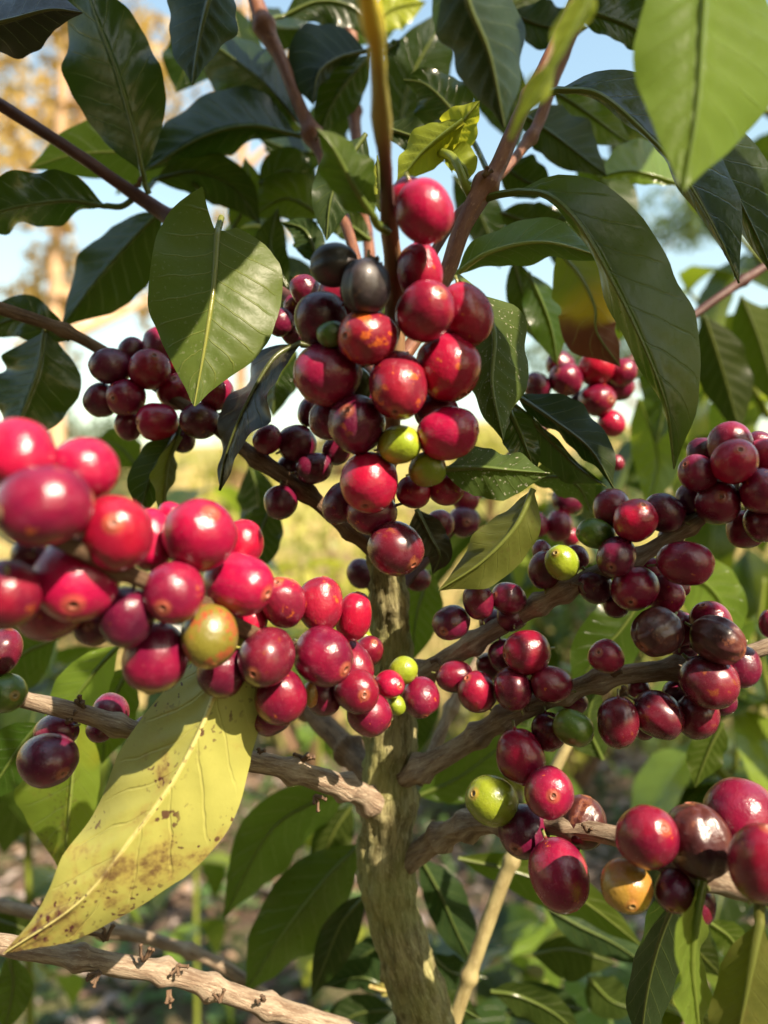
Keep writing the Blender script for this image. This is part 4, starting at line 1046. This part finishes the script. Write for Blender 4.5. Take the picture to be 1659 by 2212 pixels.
# ------------------------------------------------------------------ shrubs and trees in the distance
def foliage_mat(name, a, b, t, tf=0.35):
    k = NT(name)
    n1 = k.noise(k.n('TexCoord').outputs['Object'], 1.7, 4, 0.6)
    n2 = k.noise(k.n('TexCoord').outputs['Object'], 9.0, 3, 0.6)
    c = k.mix(k.ramp(n1, 0.35, 0.65), a, b)
    c = k.mix(k.math('MULTIPLY', k.ramp(n2, 0.4, 0.7), 0.6), c, tuple(.5 * x for x in a))
    k.put(k.b.inputs['Base Color'], c)
    k.b.inputs['Roughness'].default_value = 0.5
    tr = k.n('BsdfTranslucent'); tr.inputs[0].default_value = t + (1,)
    mx = k.n('MixShader'); mx.inputs[0].default_value = tf
    k.t.links.new(k.b.outputs[0], mx.inputs[1]); k.t.links.new(tr.outputs[0], mx.inputs[2]); k.t.links.new(mx.outputs[0], k.out.inputs[0])
    return k.m
FOL = {
    'gold': foliage_mat('foliage_golden', (0.50, 0.33, 0.11), (0.36, 0.28, 0.08), (0.5, 0.35, 0.08)),
    'yellow': foliage_mat('foliage_yellow_green', (0.40, 0.38, 0.06), (0.22, 0.25, 0.045), (0.45, 0.44, 0.05)),
    'green': foliage_mat('foliage_green', (0.070, 0.115, 0.028), (0.045, 0.075, 0.022), (0.14, 0.22, 0.03)),
    'bright': foliage_mat('foliage_bright', (0.42, 0.42, 0.11), (0.30, 0.34, 0.07), (0.45, 0.45, 0.08)),
}

def leaf_cloud(rs, blobs, count, size, flat=0.35):
    """many leaf-sized rhombs spread through clumps; blobs: centre, radii"""
    vol = np.array([b[1][0] * b[1][1] * b[1][2] for b in blobs]); vol = vol / vol.sum()
    V, F = [], []
    for b, fr in zip(blobs, vol):
        for _ in range(max(6, int(count * fr))):
            while True:
                q = Vector((rs.uniform(-1, 1), rs.uniform(-1, 1), rs.uniform(-1, 1)))
                if q.length <= 1: break
            q = q.normalized() * (q.length ** 0.45)
            c = Vector(b[0]) + Vector((q.x * b[1][0], q.y * b[1][1], q.z * b[1][2]))
            ax = Vector((rs.gauss(0, 1), rs.gauss(0, 1), rs.gauss(0, 1) - .4)).normalized()
            sd = ax.cross(Vector((rs.gauss(0, 1), rs.gauss(0, 1), rs.gauss(0, 1)))).normalized()
            s = size * rs.uniform(.6, 1.4)
            i = len(V)
            V += [c, c + ax * s * .5 + sd * s * flat, c + ax * s, c + ax * s * .5 - sd * s * flat]
            F.append((i, i + 1, i + 2, i + 3))
    return [tuple(v) for v in V], F

def limb(rs, p0, p1, r0, r1, bend=0.12, n=9):
    p0, p1 = Vector(p0), Vector(p1)
    off = Vector((rs.uniform(-1, 1), rs.uniform(-1, 1), rs.uniform(-.3, .6))) * (p1 - p0).length * bend
    rows = [tuple(p0.lerp(p1, t) + off * math.sin(t * math.pi)) for t in np.linspace(0, 1, n)]
    return tube_world(np.array(rows), np.linspace(r0, r1, n), 9, 0.08, 3)

def tree(label, x, y, h, spread, fol, bark, seed, count=5000, size=0.13, crown_from=0.35, lean=0.0, cat='tree', name='tree', group='sunlit trees in the distance', limbs=9):
    rs = random.Random(seed)
    z0 = ground_h(x, y) - 0.05
    root = empty(name, (x, y, z0), label, cat, group)
    top = Vector((x + lean, y, z0 + h * .93))
    V, F, UV = limb(rs, (x, y, z0), top, h * .013, h * .004, .04, 16)
    mesh_obj('trunk', V, F, bark, root, (x, y, z0), UV)
    blobs = []
    for i in range(limbs):
        t = crown_from + (1 - crown_from) * (i + rs.uniform(0, .8)) / limbs
        p0 = Vector((x, y, z0)).lerp(top, t)
        a = rs.uniform(0, 6.28) + i * 2.4
        ln = spread * (1.15 - .6 * t) * rs.uniform(.7, 1.1)
        p1 = p0 + Vector((math.cos(a) * ln, math.sin(a) * ln, ln * rs.uniform(.25, .7)))
        V, F, UV = limb(rs, p0, p1, h * .010 * (1.2 - t * .6), h * .002)
        mesh_obj('limb', V, F, bark, root, tuple(p0), UV)
        for q in range(4):
            c = p0.lerp(p1, rs.uniform(.5, 1.05)) + Vector((rs.gauss(0, .13), rs.gauss(0, .13), rs.gauss(0, .1))) * spread
            r = spread * rs.uniform(.13, .26)
            blobs.append((c, (r, r, r * .7)))
    V, F = leaf_cloud(rs, blobs, count, size)
    c = mesh_obj('crown', V, F, FOL[fol], root, tuple(top), smooth=False)
    c['kind'] = 'stuff'
    return root

def shrub(label, x, y, h, wd, fol, seed, count=1500, size=0.06, group='sunlit shrubs on the slope'):
    rs = random.Random(seed)
    z0 = ground_h(x, y) - 0.02
    root = empty('shrub', (x, y, z0), label, 'shrub', group)
    blobs = []
    for i in range(6):
        a = i * 1.05 + rs.uniform(-.4, .4)
        p1 = Vector((x + math.cos(a) * wd * .5 * rs.uniform(.3, 1), y + math.sin(a) * wd * .5 * rs.uniform(.3, 1), z0 + h * rs.uniform(.6, 1)))
        V, F, UV = limb(rs, (x, y, z0), p1, h * .02, h * .006)
        mesh_obj('stem', V, F, BK['brown'], root, (x, y, z0), UV)
        for q in range(3):
            c = Vector((x, y, z0)).lerp(p1, rs.uniform(.45, 1.0)) + Vector((rs.gauss(0, .1), rs.gauss(0, .1), rs.gauss(0, .05))) * wd
            r = wd * rs.uniform(.12, .24)
            blobs.append((c, (r, r, r * .8)))
    V, F = leaf_cloud(rs, blobs, count, size)
    c = mesh_obj('crown', V, F, FOL[fol], root, (x, y, z0), smooth=False)
    c['kind'] = 'stuff'
    return root

PALE = bark_mat('bark_pale_tree', (0.52, 0.36, 0.22), (0.36, 0.22, 0.12), (0.6, 0.45, 0.3))
tree('tall pale trunked tree with golden leaves at the upper left', -5.6, 12.5, 13.5, 3.4, 'gold', PALE, 21, 4200, .19, .3)
tree('golden tree at the far left edge behind the branches', -9.3, 15.0, 13.0, 3.6, 'gold', PALE, 22, 3400, .2, .3)
tree('slender golden tree just right of the pale trunked tree', -3.4, 17.0, 14.0, 2.6, 'gold', PALE, 25, 1700, .18, .35)
tree('round green tree low on the slope at the right', 7.5, 20.0, 7.0, 3.2, 'green', BK['brown'], 23, 3800, .18, .25)
tree('small yellow green tree behind the trunk', 0.3, 24.0, 5.5, 2.6, 'yellow', BK['brown'], 24, 3000, .17, .2)
i = 0
for (x, y, h, wd, f, lab) in [(-0.62, 4.4, 1.05, .9, 'yellow', 'yellow green shrub left of the trunk'), (-0.05, 5.6, 1.5, 1.2, 'yellow', 'tall yellow green shrub right behind the trunk'),
                              (1.05, 3.6, 1.1, .8, 'bright', 'bright shrub between the right branches'), (1.9, 5.0, 1.2, 1.2, 'yellow', 'wide shrub behind the right cherries'),
                              (1.15, 2.4, .50, .45, 'bright', 'small pale leaved shrub low at the right'), (-1.9, 3.3, .7, .8, 'green', 'green shrub low at the left'),
                              (-2.6, 6.5, 1.3, 1.5, 'green', 'dark shrub at the foot of the slope'), (0.42, 2.7, .55, .5, 'yellow', 'small yellow green shrub beside the trunk'), (-0.9, 2.6, .5, .5, 'green', 'small shrub behind the yellow leaf'), (-0.34, 3.3, 1.12, .62, 'yellow', 'leafy yellow green shrub between the left cherries and the trunk'), (-1.25, 5.2, 1.2, .9, 'green', 'green shrub at the foot of the slope behind the left fruit'), (0.75, 3.0, 1.2, .7, 'green', 'green shrub behind the middle right branches'), (-3.4, 17, 2.2, 2.6, 'yellow', 'wide shrub on the slope below the far left cluster'), (-1.3, 21, 2.6, 2.6, 'green', 'dark green shrub high on the slope left of the trunk'), (-7.5, 19, 2.6, 3, 'green', 'green shrub on the slope at the far left'), (2.2, 15, 2.4, 2.4, 'yellow', 'yellow green shrub on the slope right of the trunk'), (4.8, 14, 2.4, 2.6, 'green', 'green shrub on the slope behind the right fruit'), (-2.0, 9.0, 1.5, 1.4, 'yellow', 'yellowish shrub at mid slope on the left')]:
    shrub(lab, x, y, h, wd, f, 40 + i, 1300, .05 if y < 4 else .07 if y < 8 else .14); i += 1

# ------------------------------------------------------------------ weeds, litter, flowers
def ground_cover(name, label, n, box, build, mats, seed):
    rs = random.Random(seed)
    V, F, fm = [], [], []
    for _ in range(n):
        x, y = rs.uniform(*box[0]), rs.uniform(*box[1])
        build(rs, x, y, ground_h(x, y), V, F, fm)
    o = mesh_obj(name, V, F, mats, smooth=False, fm=fm)
    return tag(o, label, kind='stuff')

def weed(rs, x, y, z, V, F, fm):
    if noise.noise(Vector((x * 1.6, y * 1.6, 7))) < -0.12: return
    k = rs.randint(4, 8); m = rs.randint(0, 1)
    for i in range(k):
        a = rs.uniform(0, 6.28); ln = rs.uniform(.018, .05); el = rs.uniform(.1, 1.0)
        d = Vector((math.cos(a) * math.cos(el), math.sin(a) * math.cos(el), math.sin(el)))
        s = Vector((-math.sin(a), math.cos(a), 0))
        b = Vector((x, y, z + rs.uniform(0, .05)))
        j = len(V)
        V += [tuple(b), tuple(b + d * ln * .5 + s * ln * .32), tuple(b + d * ln - Vector((0, 0, ln * .15))), tuple(b + d * ln * .5 - s * ln * .32)]
        F.append((j, j + 1, j + 2, j + 3)); fm.append(m)

def litter(rs, x, y, z, V, F, fm):
    a = rs.uniform(0, 6.28); ln = rs.uniform(.03, .09); w = ln * rs.uniform(.18, .3)
    d = Vector((math.cos(a), math.sin(a), rs.uniform(-.1, .3))); s = Vector((-math.sin(a), math.cos(a), rs.uniform(-.2, .2)))
    b = Vector((x, y, z + rs.uniform(.004, .02)))
    j = len(V)
    V += [tuple(b), tuple(b + d * ln * .5 + s * w + Vector((0, 0, .012))), tuple(b + d * ln), tuple(b + d * ln * .5 - s * w + Vector((0, 0, .012)))]
    F += [(j, j + 1, j + 2), (j, j + 2, j + 3)]; m = rs.randint(0, 2); fm += [m, m]

def plain(name, c, rough=0.8):
    k = NT(name)
    n1 = k.noise(k.n('TexCoord').outputs['Object'], 40, 3, 0.6)
    k.put(k.b.inputs['Base Color'], k.mix(n1, tuple(.6 * v for v in c), tuple(min(1, 1.3 * v) for v in c)))
    k.b.inputs['Roughness'].default_value = rough
    return k.m
LIT = [plain('litter_tan', (0.30, 0.20, 0.13)), plain('litter_brown', (0.12, 0.07, 0.045)), plain('litter_grey', (0.26, 0.21, 0.18))]
WEED = [FOL['green'], foliage_mat('weed_fresh_green', (0.10, 0.19, 0.05), (0.07, 0.14, 0.04), (0.2, 0.32, 0.06))]
ground_cover('leaf_litter', 'dry leaf litter on the soil', 5200, ((-2.2, 2.2), (0.5, 4.2)), litter, LIT, 61)
ground_cover('weeds', 'low green weeds on the soil', 3000, ((-2.2, 2.2), (0.6, 4.5)), weed, WEED, 62)

def grass_blade(rs, x, y, z, V, F, fm):
    m = rs.randint(0, 1)
    for i in range(5):
        a = rs.uniform(0, 6.28); h = rs.uniform(.10, .34); ln = rs.uniform(.02, .14); w = .006 + h * .012
        b = Vector((x + rs.uniform(-.05, .05), y + rs.uniform(-.05, .05), z)); s = Vector((-math.sin(a), math.cos(a), 0)) * w
        t = b + Vector((math.cos(a) * ln, math.sin(a) * ln, h)); j = len(V)
        V += [tuple(b - s), tuple(b + s), tuple(b.lerp(t, .6) + s * .7 + Vector((0, 0, .02))), tuple(t)]
        F.append((j, j + 1, j + 2, j + 3)); fm.append(m)
STRAW = [plain('dry_grass_straw', (0.42, 0.32, 0.13)), plain('dry_grass_green', (0.24, 0.23, 0.07))]
ground_cover('dry_grass', 'sunlit dry grass on the slope', 9000, ((-7, 7), (3.6, 13)), grass_blade, STRAW, 63)

VIO = plain('petal_violet', (0.20, 0.16, 0.55), 0.6)
for i, (px, py, d) in enumerate([(350, 1925, 1.9), (285, 1832, 2.1), (215, 1722, 2.4)]):
    top = at(px, py, d)
    gx, gy = top.x, top.y; z0 = ground_h(gx, gy)
    root = empty('violet_flower', (gx, gy, z0), ['small violet flower left of the yellow leaf, nearest of the three', 'small violet flower beside the yellow leaf margin', 'violet flower above the other two, farthest back'][i], 'flower', 'violet flowers among the weeds')
    rs = random.Random(i)
    V, F, UV = limb(rs, (gx, gy, z0), top, .003, .0018, .05)
    mesh_obj('stem', V, F, BK['green'], root, (gx, gy, z0), UV)
    V, F = [], []
    for k in range(6):
        a = k * 1.047
        d1 = Vector((math.cos(a), -.5, math.sin(a))).normalized(); sd = d1.cross(Vector((0, 1, 0))).normalized()
        j = len(V)
        V += [tuple(top), tuple(top + d1 * .009 + sd * .006), tuple(top + d1 * .016), tuple(top + d1 * .009 - sd * .006)]
        F.append((j, j + 1, j + 2, j + 3))
    mesh_obj('petals', V, F, VIO, root, tuple(top), smooth=False)

# ------------------------------------------------------------------ unseen trees added behind the photographer to block sun and skylight
def added_shade_tree(label, x, y, top_z, rx, fol, seed, count, low=0.2, size=.11, cone=.8, tr=.05):
    rs = random.Random(seed)
    z0 = ground_h(x, y) - .05
    root = empty('added_shade_tree', (x, y, z0), label, 'tree')
    V, F, UV = limb(rs, (x, y, z0), (x + .1, y, top_z * .9), tr, tr * .25, .04, 14)
    mesh_obj('trunk', V, F, BK['brown'], root, (x, y, z0), UV)
    blobs = []
    for i in range(26):
        t = low + (1 - low) * (i + .5) / 26
        a = i * 2.4
        ln = rx * rs.uniform(.45, .95)
        p0 = Vector((x, y, z0 + top_z * max(.05, t - .12))); p1 = Vector((x + math.cos(a) * ln, y + math.sin(a) * ln, z0 + top_z * t - .12))
        V, F, UV = limb(rs, p0, p1, .014, .004)
        mesh_obj('limb', V, F, BK['brown'], root, tuple(p0), UV)
        for q in range(3):
            c = p0.lerp(p1, rs.uniform(.3, 1)); r = rx * rs.uniform(.2, .34)
            hd = math.hypot(c.x - x, c.y - y)
            c.z = min(c.z, z0 + top_z - r * .62 - cone * hd)
            blobs.append((c, (r, r, r * .62)))
    V, F = leaf_cloud(rs, blobs, count, size)
    c = mesh_obj('crown', V, F, FOL[fol], root, (x, y, z0 + top_z), smooth=False)
    c['kind'] = 'stuff'
added_shade_tree('unseen tall airy tree added for shade far behind the photographer on the sunny side', 7.7, -9.0, 9.4, 3.4, 'green', 71, 9000, low=.3, size=.16, cone=.5, tr=.16)
added_shade_tree('unseen broad leafy tree added to block skylight behind the photographer on the left', -2.2, -2.4, 5.2, 2.2, 'green', 72, 9000, cone=.3, size=.15)
added_shade_tree('unseen leafy tree added to block skylight beyond the right edge of the picture', 3.9, -0.2, 4.2, 1.6, 'green', 73, 6000, size=.14, cone=.4)
added_shade_tree('unseen spreading tree added to block skylight directly behind the photographer', -0.4, -3.6, 5.0, 1.8, 'green', 74, 7000, size=.15, cone=.3)

# ------------------------------------------------------------------ unseen branches added above the frame, their leaves placed to shade what is below
OV = [at(780, -110, .126), Vector((0.00, 0.075, 1.21)), Vector((0.03, 0.06, 1.30)), Vector((0.06, 0.05, 1.38)), Vector((0.07, 0.03, 1.48))]
_rows = catmull([tuple(v) for v in OV], 40)
V, F, UV = tube_world(_rows[:, :3], np.linspace(.0017, .0009, 41), 8, .05, 80)
ovb = mesh_obj('branch', V, F, BK['green'], TREE, tuple(OV[0]), UV)  # added branch out of view, carries the shading leaves
OV2 = [at(1260, -40, .256), Vector((0.15, 0.16, 1.22)), Vector((0.19, 0.10, 1.27)), Vector((0.22, 0.05, 1.36))]
_rows2 = catmull([tuple(v) for v in OV2], 40)
V, F, UV = tube_world(_rows2[:, :3], np.linspace(.0022, .0009, 41), 8, .05, 80)
ovb2 = mesh_obj('branch', V, F, BK['green'], TREE, tuple(OV2[0]), UV)  # second added branch, holds the shading leaves for the right side
SHADE = [  # x, y, depth shaded; metres towards the sun; heading of the blade; scale
    (270, 190, .285, .30, 100, 1.15), (120, 420, .29, .32, 160, 1.05), (480, 250, .333, .33, 30, 1.1), (385, 540, .24, .17, 200, .6), (345, 640, .238, .18, 250, .5), (700, 130, .33, .30, 60, 1.0),
    (60, 800, .295, .30, 200, .9), (200, 620, .335, .34, 240, .9), (560, 470, .36, .34, 10, .9), (220, 830, .285, .28, 290, .55),
    (1330, 230, .235, .22, 20, 1.0), (1450, 400, .235, .24, -40, 1.0), (1400, 620, .222, .22, -70, .72), (1200, 300, .32, .30, 10, 1.1), (1560, 480, .25, .24, -50, .9),
    (1040, 570, .258, .22, 170, .42), (1270, 560, .258, .22, -10, .62), (960, 150, .36, .33, 90, 1.0),
    (1400, 1270, .238, .30, 20, .62), (1280, 1480, .245, .32, 30, .5), (1580, 1060, .225, .26, 30, .4),
]
OBL = [plain_leaf_mesh('added_shade_leaf', 0.135, 0.030, 0.5 + .2 * i, 'mid', seed=20 + i) for i in range(3)]
_rs = random.Random(9)
for (x, y, d, t, head, sc) in SHADE:
    c = at(x, y, d) + SUN * t
    z = (SUN + Vector((_rs.uniform(-.25, .25), _rs.uniform(-.25, .25), _rs.uniform(-.1, .25)))).normalized()
    e1 = Vector((0, 0, 1)).cross(z).normalized(); e2 = z.cross(e1)
    yv = e1 * math.cos(R(head)) + e2 * math.sin(R(head)); xv = yv.cross(z)
    base = c - yv * 0.06 * sc
    rows, par = ((_rows, ovb) if x < 1000 else (_rows2, ovb2))
    near = rows[int(np.argmin(np.linalg.norm(rows[:, :3] - np.array(base), axis=1)))][:3]
    tv, tf_, tu = tube_world(np.array(catmull([tuple(near), tuple((Vector(near) + base) / 2 + Vector((0, 0, .008))), tuple(base)], 8)), np.linspace(.0011, .0008, 9), 6)
    st = mesh_obj('added_twig', tv, tf_, BK['green'], par, tuple(near), tu)
    o = bpy.data.objects.new('leaf', _rs.choice(OBL))  # added leaf, set between its target and the sun
    link(o, par)
    o.matrix_local = Matrix.Translation(base - WORLD[par.name]) @ Matrix((xv, yv, z)).transposed().to_4x4() @ Matrix.Diagonal((sc, sc, sc, 1))
